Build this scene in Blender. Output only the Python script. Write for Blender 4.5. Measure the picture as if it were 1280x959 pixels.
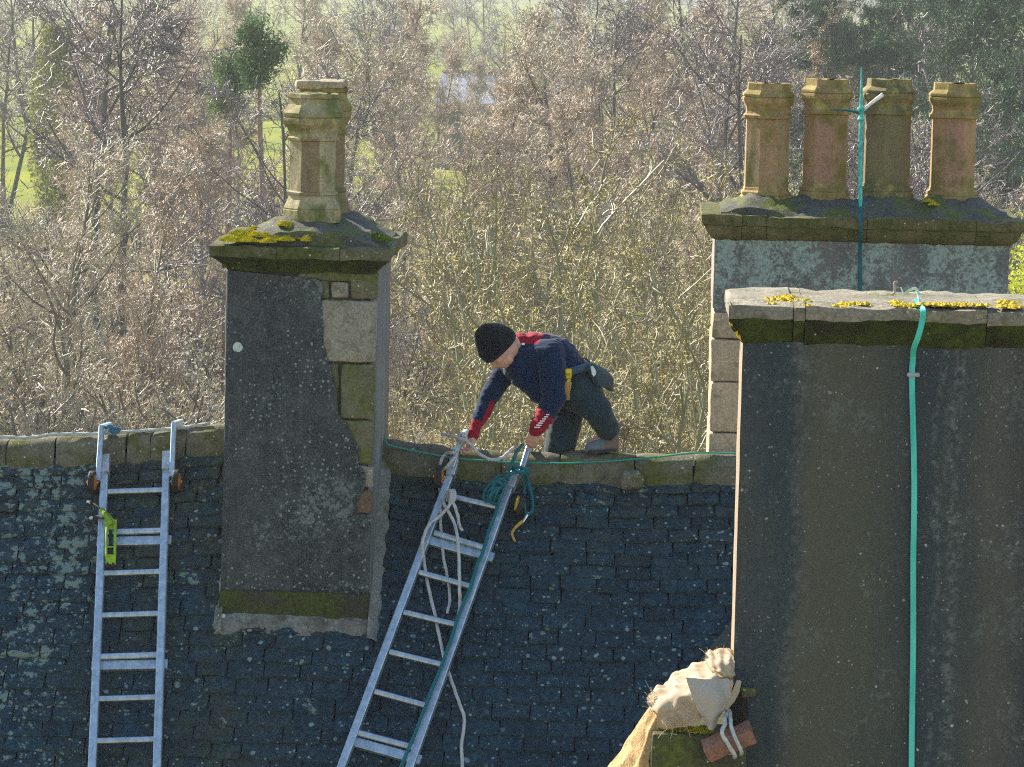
import bpy, bmesh, math, random
import numpy as np
from mathutils import Vector, Matrix, noise as mnoise
random.seed(7); rng = np.random.default_rng(7)
R = math.radians
S = bpy.context.scene
COL = S.collection
for o in list(bpy.data.objects): bpy.data.objects.remove(o)

# ------------------------------------------------------------------ camera
CAMZ, FPX, PITCH, ROLL = 13.0, 4200.0, 7.0, 1.2
cd = bpy.data.cameras.new('camera'); cam = bpy.data.objects.new('camera', cd); COL.objects.link(cam)
cd.sensor_width = 36.0; cd.lens = FPX / 1280 * 36; cd.clip_start = 0.5; cd.clip_end = 9000
CM = Matrix.Translation((0, 0, CAMZ)) @ Matrix.Rotation(R(90 - PITCH), 4, 'X') @ Matrix.Rotation(R(ROLL), 4, 'Z')
cam.matrix_world = CM; S.camera = cam
# ------------------------------------------------------------------ world, sun, exposure
SUN_EL, SUN_AZ = 31.0, -48.0        # azimuth from +Y (away from the camera), negative = left
W = bpy.data.worlds.new('World'); S.world = W; W.use_nodes = True
_n = W.node_tree.nodes; _sky = _n.new('ShaderNodeTexSky'); _sky.sky_type = 'NISHITA'; _sky.sun_disc = False
_sky.sun_elevation = R(SUN_EL); _sky.sun_rotation = R(SUN_AZ); _sky.air_density = 1.35; _sky.dust_density = 0.3; _sky.ozone_density = 1.6
W.node_tree.links.new(_sky.outputs[0], _n['Background'].inputs[0]); _n['Background'].inputs[1].default_value = 0.085
ld = bpy.data.lights.new('sun', 'SUN'); sun = bpy.data.objects.new('sun', ld); COL.objects.link(sun)
ld.energy = 5.0; ld.angle = R(0.5); ld.color = (1.0, 0.90, 0.76)
SUND = Vector((math.sin(R(SUN_AZ)) * math.cos(R(SUN_EL)), math.cos(R(SUN_AZ)) * math.cos(R(SUN_EL)), math.sin(R(SUN_EL))))
sun.rotation_mode = 'QUATERNION'; sun.rotation_quaternion = SUND.to_track_quat('Z', 'Y'); sun.location = (-40, 40, 60)
S.view_settings.view_transform = 'Standard'; S.view_settings.look = 'None'; S.view_settings.gamma = 1.0
S.view_settings.exposure = 1.55
S.cycles.max_bounces = 6; S.cycles.diffuse_bounces = 3; S.cycles.transparent_max_bounces = 8; S.cycles.volume_bounces = 0
S.cycles.use_denoising = False; S.cycles.filter_width = 1.1; S.cycles.sample_clamp_indirect = 3.0

# ------------------------------------------------------------------ pixels -> places
def ray(px, py):
    d = CM.to_3x3() @ Vector(((px - 640) / FPX, -(py - 479.5) / FPX, -1.0)); return d
def P(px, py, y):
    d = ray(px, py); return Vector((0, 0, CAMZ)) + d * (y / d.y)
def proj(p):
    q = CM.inverted() @ Vector(p); return (640 + FPX * q.x / -q.z, 479.5 - FPX * q.y / -q.z)
YAW = -2.5
OB = P(640, 574, 20.0)                                  # middle of the ridge
BM = Matrix.Translation(OB) @ Matrix.Rotation(R(YAW), 4, 'Z'); BI = BM.inverted()
C0 = BI @ Vector((0, 0, CAMZ))
def B(u, v, w): return BM @ Vector((u, v, w))
def L(px, py, v):                                        # local (u,v,w) of a pixel on the plane v
    d = BI.to_3x3() @ ray(px, py); return C0 + d * ((v - C0.y) / d.y)
def LW(px, py, v): return BM @ L(px, py, v)
BETA = R(48); CB, SB = math.cos(BETA), math.sin(BETA)
RN = Vector((0, -SB, CB))
def RL(px, py, off=0.0):                                 # local point on the roof plane + offset
    d = BI.to_3x3() @ ray(px, py); k = (off - C0.dot(RN)) / d.dot(RN); return C0 + d * k
_rid = [(-60, 549), (0, 548), (100, 544), (190, 538), (278, 530), (380, 536), (482, 550), (520, 556), (600, 562), (640, 567), (700, 564), (800, 568), (890, 566), (930, 568), (1100, 572)]
_ru = [L(a, b, 0.0) for a, b in _rid]
def sag(u): return float(np.interp(u, [p.x for p in _ru], [p.z - 0.06 for p in _ru]))
def RS(u, t, off=0.0):                                   # local point on the sagging slate surface
    return Vector((u, -t * CB, -t * SB + sag(u) * math.exp(-(t / 1.1) ** 2))) + RN * off

# ------------------------------------------------------------------ objects
WM = {}
def tag(o, label=None, cat=None, group=None, kind=None):
    if label: o['label'] = label
    if cat: o['category'] = cat
    if group: o['group'] = group
    if kind: o['kind'] = kind
    return o
def empty(name, loc, rz=0.0, **k):
    o = bpy.data.objects.new(name, None); COL.objects.link(o); o.empty_display_size = .2
    o.location = loc; o.rotation_euler = (0, 0, rz)
    WM[o.name] = Matrix.Translation(loc) @ Matrix.Rotation(rz, 4, 'Z'); tag(o, **k); return o
def mesh_np(name, V, F, mats, smooth=False, mi=None):
    me = bpy.data.meshes.new(name)
    if isinstance(F, np.ndarray):
        k = F.shape[1]; V = np.asarray(V, dtype=np.float32)
        me.vertices.add(len(V)); me.vertices.foreach_set('co', V.ravel())
        me.loops.add(F.size); me.loops.foreach_set('vertex_index', F.ravel().astype(np.int32))
        me.polygons.add(len(F)); me.polygons.foreach_set('loop_start', np.arange(0, F.size, k, dtype=np.int32))
        me.polygons.foreach_set('loop_total', np.full(len(F), k, dtype=np.int32)); me.update(calc_edges=True)
    else:
        me.from_pydata([tuple(v) for v in V], [], F); me.update()
    for m in (mats if isinstance(mats, (list, tuple)) else [mats]): me.materials.append(m)
    if smooth: me.polygons.foreach_set('use_smooth', np.ones(len(me.polygons), dtype=bool))
    if mi is not None: me.polygons.foreach_set('material_index', np.asarray(mi, dtype=np.int32))
    if smooth and len(me.polygons) < 60000: me.set_sharp_from_angle(angle=R(38))
    return me
def put(name, me, parent=None, mw=None):
    o = bpy.data.objects.new(name, me); COL.objects.link(o)
    mw = mw if mw is not None else Matrix.Identity(4)
    if parent is not None:
        o.parent = parent; o.matrix_basis = WM[parent.name].inverted() @ mw
    else: o.matrix_basis = mw
    WM[o.name] = mw; return o
def obj(name, VF, mats, parent=None, smooth=False, **k):
    """verts in world coordinates; re-based on the parent's (or own base) origin"""
    V, F = VF[0], VF[1]; mi = VF[2] if len(VF) > 2 else None
    A = np.array([tuple(v) for v in V], dtype=float) if not isinstance(V, np.ndarray) else V
    if parent is not None: mw = WM[parent.name].copy()
    else:
        c = (A.min(0) + A.max(0)) / 2; mw = Matrix.Translation((c[0], c[1], A[:, 2].min()))
    I = np.array(mw.inverted()); A = A @ I[:3, :3].T + I[:3, 3]
    o = put(name, mesh_np(name, A, F, mats, smooth, mi), parent, mw); tag(o, **k); return o
def cat(*parts):
    V, F, M = [], [], []
    for p in parts:
        n = len(V); V += [Vector(v) for v in p[0]]; F += [[i + n for i in f] for f in p[1]]
        M += list(p[2]) if len(p) > 2 else [0] * len(p[1])
    return V, F, M
def nz(p, s=1.0, o=0.0): return mnoise.noise(Vector((p[0] * s + o, p[1] * s - o, p[2] * s + 2 * o)))
def nv(p, s, o=0.0): return Vector((nz(p, s, o), nz(p, s, o + 31.7), nz(p, s, o + 77.1)))
# subdivided box; fn maps (a,b,c) from the three coordinate lists to a point
def gridbox(A, Bb, C, fn, mfn=None):
    idx, V, F, MI = {}, [], [], []
    def vid(i, j, k):
        if (i, j, k) not in idx:
            idx[(i, j, k)] = len(V); V.append(fn(A[i], Bb[j], C[k]))
        return idx[(i, j, k)]
    na, nb, nc = len(A) - 1, len(Bb) - 1, len(C) - 1
    def q(a, b, c, d, key):
        F.append([vid(*a), vid(*b), vid(*c), vid(*d)]); MI.append(mfn(*key) if mfn else 0)
    for i in range(na):
        for j in range(nb):
            q((i, j, 0), (i, j + 1, 0), (i + 1, j + 1, 0), (i + 1, j, 0), ('bot', 0)); q((i, j, nc), (i + 1, j, nc), (i + 1, j + 1, nc), (i, j + 1, nc), ('top', nc))
    for i in range(na):
        for k in range(nc):
            q((i, 0, k), (i + 1, 0, k), (i + 1, 0, k + 1), (i, 0, k + 1), ('side', k)); q((i, nb, k), (i, nb, k + 1), (i + 1, nb, k + 1), (i + 1, nb, k), ('side', k))
    for j in range(nb):
        for k in range(nc):
            q((0, j, k), (0, j, k + 1), (0, j + 1, k + 1), (0, j + 1, k), ('side', k)); q((na, j, k), (na, j + 1, k), (na, j + 1, k + 1), (na, j, k + 1), ('side', k))
    return V, F, MI
def lins(a, b, n): return [a + (b - a) * i / n for i in range(n + 1)]
def rbox(lo, hi, r=.01, step=.05, amp=.004, sc=14, T=BM, seed=0.0):
    """rounded rough block between two corners given in frame T"""
    lo, hi = Vector(lo), Vector(hi); c = (lo + hi) / 2; h = (hi - lo) / 2
    r = min(r, h.x * .9, h.y * .9, h.z * .9)
    def ls(hh):
        n = max(1, int(2 * hh / step)); return [-hh, -hh + r * .3] + lins(-hh + r, hh - r, n) + [hh - r * .3, hh]
    def fn(a, b, d):
        p = Vector((a, b, d)); q = Vector([max(-h[i] + r, min(h[i] - r, p[i])) for i in range(3)]); e = p - q
        if e.length > 1e-9: p = q + e.normalized() * r
        p = p + c; return T @ (p + nv(p, sc, seed) * amp + nv(p, sc * 3.3, seed) * amp * .4)
    return gridbox(ls(h.x), ls(h.y), ls(h.z), fn)
def sbox(lo, hi, T=BM):
    a, b = Vector(lo), Vector(hi)
    return gridbox([a.x, b.x], [a.y, b.y], [a.z, b.z], lambda x, y, z: T @ Vector((x, y, z)))
def beam(p0, p1, wid, dep, up, bev=.15):
    """hollow-looking rectangular bar from p0 to p1 with a small chamfer; up = direction of dep"""
    p0, p1 = Vector(p0), Vector(p1); d = (p1 - p0).normalized(); up = Vector(up); s = d.cross(up).normalized(); up = s.cross(d).normalized()
    b = min(wid, dep) * bev; w, h = wid / 2, dep / 2
    pr = [(-w + b, -h), (w - b, -h), (w, -h + b), (w, h - b), (w - b, h), (-w + b, h), (-w, h - b), (-w, -h + b)]
    V = [p + s * a + up * c for p in (p0, p1) for a, c in pr]
    F = [[i, (i + 1) % 8, (i + 1) % 8 + 8, i + 8] for i in range(8)] + [list(range(7, -1, -1)), list(range(8, 16))]
    return V, F
def spline(pts, n=8):
    pts = [Vector(p) for p in pts]; out = []
    Q = [pts[0] * 2 - pts[1]] + pts + [pts[-1] * 2 - pts[-2]]
    for i in range(1, len(Q) - 2):
        a, b, c, d = Q[i - 1:i + 3]
        for k in range(n):
            t = k / n; out.append(.5 * ((2 * b) + (c - a) * t + (2 * a - 5 * b + 4 * c - d) * t * t + (3 * b - a - 3 * c + d) * t ** 3))
    out.append(pts[-1]); return out
def tube(pts, r, sides=8, n=8, twist=0.0):
    pts = spline(pts, n) if n > 1 else [Vector(p) for p in pts]
    V, F = [], []; s = None
    for i, p in enumerate(pts):
        d = (pts[min(i + 1, len(pts) - 1)] - pts[max(i - 1, 0)]).normalized()
        s = (Vector((.13, .9, .3)) if s is None else s); s = (s - d * s.dot(d)).normalized(); t = d.cross(s)
        rr = r(i / (len(pts) - 1)) if callable(r) else r
        for k in range(sides):
            a = 2 * math.pi * k / sides; w = rr * (1 + twist * math.cos(3 * a + i * 1.3)); V.append(p + (s * math.cos(a) + t * math.sin(a)) * w)
        if i:
            b = (i - 1) * sides
            for k in range(sides): F.append([b + k, b + (k + 1) % sides, b + sides + (k + 1) % sides, b + sides + k])
    F.append(list(range(sides - 1, -1, -1))); m = len(V) - sides; F.append([m + k for k in range(sides)])
    return V, F
def lathe(prof, M, sides=16, cap=True, rot=0.0):
    V, F = [], []
    for r, z in prof:
        for k in range(sides):
            a = 2 * math.pi * (k + rot) / sides; V.append(M @ Vector((r * math.cos(a), r * math.sin(a), z)))
    for i in range(len(prof) - 1):
        for k in range(sides): F.append([i * sides + k, i * sides + (k + 1) % sides, (i + 1) * sides + (k + 1) % sides, (i + 1) * sides + k])
    if cap: F.append(list(range(sides - 1, -1, -1))); F.append([(len(prof) - 1) * sides + k for k in range(sides)])
    return V, F
def extrude_poly(pts, back, edge=0.0):
    """pts: world points of a front outline; back: world vector to the rear outline"""
    n = len(pts); V = [Vector(p) for p in pts] + [Vector(p) + back for p in pts]
    F = [list(range(n)), list(range(2 * n - 1, n - 1, -1))] + [[i, i + n, (i + 1) % n + n, (i + 1) % n] for i in range(n)]
    return V, F

# ------------------------------------------------------------------ materials
class MT:
    def __init__(s, name, rough=.8, metal=0.0, spec=.3):
        s.m = bpy.data.materials.new(name); s.m.use_nodes = True; s.t = s.m.node_tree; s.b = s.t.nodes['Principled BSDF']
        s.b.inputs['Roughness'].default_value = rough; s.b.inputs['Metallic'].default_value = metal; s.b.inputs['Specular IOR Level'].default_value = spec
        s.g = s.t.nodes.new('ShaderNodeNewGeometry'); s.pos = s.g.outputs['Position']
        s.oi = s.t.nodes.new('ShaderNodeObjectInfo')
        a = s.t.nodes.new('ShaderNodeMath'); a.operation = 'ADD'; s.t.links.new(s.oi.outputs['Random'], a.inputs[0]); s.t.links.new(s.g.outputs['Random Per Island'], a.inputs[1])
        f = s.t.nodes.new('ShaderNodeMath'); f.operation = 'FRACT'; s.t.links.new(a.outputs[0], f.inputs[0]); s.rnd = f.outputs[0]
        s.orn = s.oi.outputs['Random']
    def lk(s, a, b):
        if isinstance(a, (int, float)): b.default_value = a
        elif isinstance(a, (tuple, list)): b.default_value = (*a, 1.0) if len(a) == 3 and len(b.default_value) == 4 else a
        else: s.t.links.new(a, b)
    def vec(s, scale=(1, 1, 1), jitter=0.0, src=None):
        n = s.t.nodes.new('ShaderNodeMapping'); s.lk(src or s.pos, n.inputs[0]); n.inputs['Scale'].default_value = scale
        if jitter:
            c = s.t.nodes.new('ShaderNodeCombineXYZ'); m = s.math('MULTIPLY', s.rnd, jitter); s.lk(m, c.inputs[0]); s.lk(m, c.inputs[2]); s.t.links.new(c.outputs[0], n.inputs['Location'])
        return n.outputs[0]
    def noise(s, scale, detail=4, v=None, rough=.6):
        n = s.t.nodes.new('ShaderNodeTexNoise'); n.inputs['Scale'].default_value = scale; n.inputs['Detail'].default_value = detail; n.inputs['Roughness'].default_value = rough
        s.lk(v if v is not None else s.pos, n.inputs['Vector']); return n.outputs['Fac']
    def voro(s, scale, v=None, feat='F1', rnd=1.0):
        n = s.t.nodes.new('ShaderNodeTexVoronoi'); n.feature = feat; n.inputs['Scale'].default_value = scale; n.inputs['Randomness'].default_value = rnd
        s.lk(v if v is not None else s.pos, n.inputs['Vector']); return n.outputs['Distance']
    def ramp(s, f, a, b, lo=0.0, hi=1.0):
        n = s.t.nodes.new('ShaderNodeMapRange'); n.inputs[1].default_value = a; n.inputs[2].default_value = b; n.inputs[3].default_value = lo; n.inputs[4].default_value = hi
        s.lk(f, n.inputs[0]); return n.outputs[0]
    def math(s, op, a, b=0.0):
        n = s.t.nodes.new('ShaderNodeMath'); n.operation = op; s.lk(a, n.inputs[0]); s.lk(b, n.inputs[1]); return n.outputs[0]
    def mix(s, f, a, b):
        n = s.t.nodes.new('ShaderNodeMix'); n.data_type = 'RGBA'; s.lk(f, n.inputs[0]); s.lk(a, n.inputs[6]); s.lk(b, n.inputs[7]); return n.outputs[2]
    def xyz(s):
        n = s.t.nodes.new('ShaderNodeSeparateXYZ'); s.lk(s.pos, n.inputs[0]); return n.outputs
    def bump(s, f, strength=.4, dist=.01):
        n = s.t.nodes.new('ShaderNodeBump'); n.inputs['Strength'].default_value = strength; n.inputs['Distance'].default_value = dist
        s.lk(f, n.inputs['Height']); s.t.links.new(n.outputs[0], s.b.inputs['Normal'])
    def col(s, c): s.lk(c, s.b.inputs['Base Color']); return s
def plain(name, c, rough=.7, metal=0.0, var=.25, sc=30, spec=.3, bump=0.2):
    m = MT(name, rough, metal, spec); n = m.noise(sc, 4)
    m.col(m.mix(m.ramp(n, .35, .65), tuple(x * (1 - var) for x in c), tuple(min(1, x * (1 + var)) for x in c)))
    if bump: m.bump(m.noise(sc * 4, 3), bump, .003)
    return m.m
def speckle(m, base, colr, scale, size, mask=None, v=None):
    """pale lichen discs: voronoi cells under a size threshold, thinned by a mask"""
    wob = m.noise(scale * 1.6, 2, v); d = m.math('ADD', m.voro(scale, v), m.math('MULTIPLY', m.math('SUBTRACT', wob, .5), .35))
    f = m.ramp(d, size, size * .72); 
    if mask is not None: f = m.math('MULTIPLY', f, mask)
    return m.mix(f, base, colr)

def mat_slate():
    m = MT('slate', .8, 0, .12); X = m.xyz()
    v = m.vec(jitter=37.0)
    big = m.noise(1.3, 3); fine = m.noise(45, 5, v); mid = m.noise(9, 4, v)
    c = m.mix(m.ramp(mid, .3, .7), (.005, .022, .041), (.022, .065, .092))
    c = m.mix(m.ramp(m.rnd, .5, 1.0, 0, .75), c, (.016, .034, .042)); c = m.mix(m.ramp(m.noise(3.1, 3), .42, .64, 0, .5), c, (.022, .05, .068))
    c = m.mix(m.math('MULTIPLY', m.ramp(m.rnd, .0, .35, .7, 0), 1.0), c, (.007, .016, .026))
    # damp green-brown growth round the left chimney
    gz = m.math('MULTIPLY', m.ramp(m.math('ABSOLUTE', m.math('ADD', X[0], 1.85)), .35, .95, 1, 0), m.ramp(m.noise(3.5, 4), .35, .62))
    c = m.mix(m.math('MULTIPLY', gz, .7), c, (.05, .06, .028))
    up = m.ramp(X[2], OB.z - .75, OB.z - .1, 0, 1)
    c = m.mix(m.math('MULTIPLY', m.math('MULTIPLY', up, m.ramp(m.noise(5, 4, v), .4, .62)), .6), c, (.075, .08, .04))
    c = m.mix(m.ramp(fine, .46, .68, 0, .5), c, (.06, .10, .125)); c = m.mix(m.ramp(m.noise(28, 5, v, .7), .56, .44, 0, .55), c, (.012, .02, .028))
    # crusts of pale lichen, dense at the far left and sparse elsewhere
    left = m.math('MULTIPLY', m.ramp(X[0], -2.1, -2.6, .0, 1.0), m.ramp(X[2], OB.z - 2.2, OB.z - .9, .45, 1))
    cr = m.noise(13, 6, v, .72); thr = m.math('SUBTRACT', .69, m.math('MULTIPLY', m.math('MAXIMUM', left, m.ramp(m.noise(2.1, 3), .5, .6, 0, .62)), m.math('MULTIPLY', m.ramp(big, .25, .6, .3, 1), .2)))
    d = m.math('SUBTRACT', cr, thr); c = m.mix(m.ramp(d, 0, .03, 0, .9), c, (.17, .225, .19))
    c = speckle(m, c, (.19, .25, .24), 11, .16, m.ramp(m.noise(1.5, 3), .47, .6), v); c = speckle(m, c, (.2, .26, .27), 22, .2, m.ramp(m.noise(3.2, 3, v), .46, .56), v)
    c = speckle(m, c, (.26, .31, .28), 30, .12, m.ramp(m.noise(1.7, 3), .52, .6))
    m.col(c); m.bump(m.math('ADD', m.noise(60, 5, v), m.math('MULTIPLY', m.noise(14, 3, v), 2.5)), .7, .009); return m.m
def mat_render(name, base=((.05, .052, .05), (.085, .088, .082)), lich=.5, crust=0.0, streak=.5, green=.3, brown=.3, band=.0, stops=None, mott=.3, dots=1.0, crf=.22):
    m = MT(name, .9, 0, .2)
    st = m.noise(4.2, 5, m.vec((1, 1, .09))); st2 = m.noise(14, 4, m.vec((1, 1, .06)))
    c = m.mix(m.ramp(st, .38, .64), base[0], base[1])
    c = m.mix(m.ramp(m.noise(3.1, 4, m.vec((1, 1, .35))), .45, .65, 0, green), c, (.05, .055, .03))
    c = m.mix(m.ramp(m.noise(2.3, 4, m.vec((1, 1, .2), 3.0)), .5, .68, 0, brown), c, (.095, .075, .05))
    c = m.mix(m.ramp(st2, .55, .75, 0, streak), c, (.15, .155, .15))
    c = m.mix(m.ramp(m.noise(5.5, 5, None, .65), .48, .66, 0, mott), c, (.095, .108, .105))
    c = m.mix(m.ramp(m.noise(1.7, 2, m.vec((1, .3, .03), 0)), .42, .58, 0, band), c, (.024, .038, .05)); c = m.mix(m.ramp(m.noise(2.6, 2, m.vec((1, .3, .05), 0)), .5, .62, 0, band), c, (.095, .088, .062))
    c = m.mix(m.ramp(m.noise(130, 3), .5, .68, 0, .6), c, (.15, .16, .155)); c = m.mix(m.ramp(m.noise(55, 4, None, .7), .55, .42, 0, .3), c, tuple(x * .6 for x in base[0])); c = m.mix(m.ramp(m.noise(20, 5, None, .7), .52, .66, 0, .35), c, (.12, .13, .13))
    if stops:
        cr = m.t.nodes.new('ShaderNodeValToRGB'); X = m.xyz(); e = cr.color_ramp.elements
        for i, (p, q) in enumerate(stops):
            el = e[i] if i < 2 else e.new(p); el.position = p; el.color = (*q, 1)
        m.lk(m.math('ADD', m.ramp(X[0], .88, 2.12), m.math('MULTIPLY', m.math('SUBTRACT', m.noise(3.5, 4, m.vec((1, 1, .25))), .5), .22)), cr.inputs[0]); c = m.mix(m.ramp(m.noise(5, 4, m.vec((1, 1, .3))), .3, .6, .45, .95), c, cr.outputs[0])
        for x0, wd, z1, st_ in ((1.80, .045, .0, .4), (1.735, .02, -.3, .3), (1.16, .05, .35, .22)):
            f = m.math('MULTIPLY', m.ramp(m.math('ABSOLUTE', m.math('SUBTRACT', m.math('ADD', X[0], m.math('MULTIPLY', m.math('SUBTRACT', m.noise(2.5, 3), .5), .14)), x0)), wd, 0), m.ramp(m.noise(30, 5, None, .7), .45, .62)); c = m.mix(m.math('MULTIPLY', f, st_), c, (.26, .27, .26))
        c = m.mix(m.ramp(m.noise(60, 4, None, .7), .52, .7, 0, .4), c, (.12, .12, .1)); c = speckle(m, c, (.36, .38, .36), 19, .085, m.ramp(m.noise(3.3, 3), .48, .58))
    if crust: c = m.mix(m.ramp(m.math('ADD', m.noise(32, 6, None, .8), m.math('MULTIPLY', m.noise(4.5, 4, m.vec((1, 1, .6))), .7)), .92 - crust * .1, .98 - crust * .1, 0, .85), c, m.mix(m.ramp(m.noise(60, 3), .4, .6), (.2, .27, .25), (.33, .40, .36)))
    msk = m.ramp(m.noise(2.6, 3), .42, .6); c = speckle(m, c, (.2, .24, .24), 32, .2 * lich + .05, m.ramp(m.noise(3.5, 3), .46, .56))
    c = speckle(m, c, (.26, .28, .26), 26, .10, m.math('MULTIPLY', msk, dots)); c = speckle(m, c, (.3, .32, .3), 60, .15 * lich + .05, m.math('MULTIPLY', m.ramp(m.noise(6, 3), .52, .62), dots)); c = m.mix(m.ramp(m.math('ADD', m.noise(38, 6, None, .8), m.math('MULTIPLY', m.noise(3.2, 4), .8)), 1.0, 1.06, 0, crf), c, (.2, .24, .225))
    c = speckle(m, c, (.16, .2, .2), 12, .09, m.ramp(m.noise(1.6, 3), .5, .6))
    m.col(c); m.bump(m.math('ADD', m.noise(80, 5), m.math('MULTIPLY', m.noise(11, 4), 1.6)), .5, .008); return m.m
def mat_stone(name, a=(.26, .22, .16), b=(.17, .14, .1), moss=.3, mosscol=(.06, .065, .02), sc=6, lich=.3, dark=.3):
    m = MT(name, .92, 0, .15); v = m.vec(jitter=9.0)
    c = m.mix(m.ramp(m.noise(sc, 5, v), .35, .65), a, b)
    c = m.mix(m.ramp(m.rnd, 0, 1, 0, .35), c, tuple(x * .62 for x in b)); c = m.mix(m.ramp(m.noise(60, 5, v, .7), .56, .42, 0, .5), c, tuple(x * .5 for x in b)); c = m.mix(m.ramp(m.noise(85, 4, v), .54, .7, 0, .5), c, tuple(min(1, x * 1.5) for x in a))
    c = m.mix(m.ramp(m.noise(sc * 2.4, 5, v), .52, .7, 0, dark), c, (.035, .035, .025))
    c = m.mix(m.ramp(m.noise(sc * .7, 5, v), .6 - moss * .3, .72 - moss * .3, 0, .9), c, m.mix(m.ramp(m.noise(40, 4), .35, .65), mosscol, tuple(x * 2.0 for x in mosscol)))
    c = speckle(m, c, (.4, .42, .36), 28, .15, m.ramp(m.noise(4, 3, v), .62 - .2 * lich, .7 - .2 * lich))
    m.col(c); m.bump(m.math('ADD', m.noise(90, 5), m.math('MULTIPLY', m.noise(16, 4), 1.5)), .6, .009); return m.m
def mat_pot(name, a, b, algae=.5, alg=(.13, .12, .03), hd=.85):
    m = MT(name, .85, 0, .25); v = m.vec((1, 1, .25), jitter=11.0); v2 = m.vec(jitter=5.0)
    c = m.mix(m.ramp(m.noise(7, 4, v), .36, .64), a, b)
    c = m.mix(m.ramp(m.noise(18, 4, v), .55, .72, 0, .6), c, (.10, .075, .05))
    tc = m.t.nodes.new('ShaderNodeTexCoord'); sx = m.t.nodes.new('ShaderNodeSeparateXYZ'); m.lk(tc.outputs['Object'], sx.inputs[0]); oz = sx.outputs[2]
    head = m.math('MAXIMUM', m.ramp(oz, .46, .53), m.ramp(oz, .14, .06)); fac = m.ramp(sx.outputs[0], -.05, -.12, 0, .35)
    c = m.mix(m.math('MULTIPLY', m.ramp(m.noise(9, 5, v2), .36, .56), m.math('MULTIPLY', head, hd)), c, m.mix(m.ramp(m.noise(14, 4, v2), .4, .6), alg, (.36, .30, .09)))
    c = m.mix(m.ramp(m.noise(75, 4, v2, .7), .55, .42, 0, .45), c, tuple(x * .5 for x in b)); c = m.mix(m.ramp(m.noise(110, 3, v2), .54, .7, 0, .4), c, tuple(min(1, x * 1.4) for x in a))
    c = m.mix(m.ramp(m.math('ADD', m.noise(5.5, 4, v2), m.math('MULTIPLY', m.math('SUBTRACT', m.rnd, .5), .12)), .62 - algae * .22, .7 - algae * .14, 0, .85), c, alg)
    c = speckle(m, c, (.3, .29, .22), 50, .16, m.ramp(m.noise(7, 3, v2), .5, .6))
    m.col(c); m.bump(m.noise(70, 5), .4, .004); return m.m
def mat_moss(name='moss', a=(.62, .52, .02), b=(.30, .30, .02)):
    m = MT(name, .95, 0, .05); m.col(m.mix(m.ramp(m.noise(25, 4), .38, .6), a, b)); m.bump(m.noise(220, 3), .6, .004); return m.m
MAT = {}
MAT['slate'] = mat_slate()
MAT['render_left'] = mat_render('weathered_render', ((.022, .03, .036), (.05, .058, .062)), 1.0, 0, .3, .15, .12, mott=.55, dots=.35, crf=.55)
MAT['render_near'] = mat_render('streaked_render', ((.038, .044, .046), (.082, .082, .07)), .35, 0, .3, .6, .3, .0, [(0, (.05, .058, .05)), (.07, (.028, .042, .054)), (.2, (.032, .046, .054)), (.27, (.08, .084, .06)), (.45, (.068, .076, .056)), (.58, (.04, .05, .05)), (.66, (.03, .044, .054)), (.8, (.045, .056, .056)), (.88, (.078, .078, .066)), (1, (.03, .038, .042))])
MAT['render_far'] = mat_render('lichened_render', ((.12, .125, .12), (.2, .2, .185)), .7, 1.0, .3, .2, .3)
MAT['stone'] = mat_stone('sandstone', (.38, .36, .29), (.27, .245, .18), .12, lich=.5, dark=.4)
MAT['quoin'] = mat_stone('pink_sandstone', (.56, .43, .29), (.44, .34, .23), .0, lich=.3, dark=.35)
MAT['cap'] = mat_stone('mossy_cap_stone', (.17, .16, .1), (.12, .115, .065), .5, (.045, .052, .012), lich=.4, dark=.6)
MAT['cap_far'] = mat_stone('greenish_cap_stone', (.2, .17, .085), (.13, .12, .05), .45, (.05, .055, .016), lich=.5, dark=.6)
MAT['cap_top'] = mat_stone('pale_cap_stone', (.33, .30, .23), (.20, .185, .14), .18, lich=.5, dark=.35)
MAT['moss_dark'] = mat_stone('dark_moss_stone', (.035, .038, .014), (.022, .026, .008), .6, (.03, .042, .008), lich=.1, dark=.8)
MAT['ridge'] = mat_stone('ridge_stone', (.20, .185, .135), (.13, .125, .085), .32, (.055, .062, .016), lich=.6, dark=.6)
MAT['mortar'] = mat_stone('mortar', (.3, .3, .27), (.2, .2, .17), .1, lich=.4, dark=.4)
MAT['haunch'] = mat_stone('dark_mortar', (.15, .145, .125), (.075, .08, .07), .42, (.07, .08, .018), lich=.7, dark=.5)
MAT['pot_buff'] = mat_pot('buff_clay', (.44, .38, .24), (.30, .26, .15), .55, (.11, .12, .03))
MAT['pot_terra'] = mat_pot('terracotta_clay', (.40, .24, .125), (.29, .185, .10), .42, (.17, .14, .035))
MAT['moss'] = mat_moss(); MAT['moss_green'] = mat_moss('green_moss', (.16, .2, .02), (.06, .09, .012))
MAT['soot_and_shade'] = plain('soot_and_shade', (.015, .014, .013), .95, bump=0)
MAT['felt'] = plain('roof_underlay', (.012, .014, .016), .95)
MAT['wall'] = mat_stone('rubble_wall', (.2, .18, .14), (.14, .12, .09), .2)
# ================================================================== the stone house
house = empty('stone_house', (OB.x, OB.y, 0), R(YAW), label='stone house with a dark sagging slate roof and the two far chimneys', cat='house')
vc = RL(370, 778).y                                      # front plane of the left chimney
LCu0, LCu1 = L(281, 540, vc).x, L(466, 540, vc).x; LCd = 1.1
LCt = -vc / CB
v4 = .38
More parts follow.
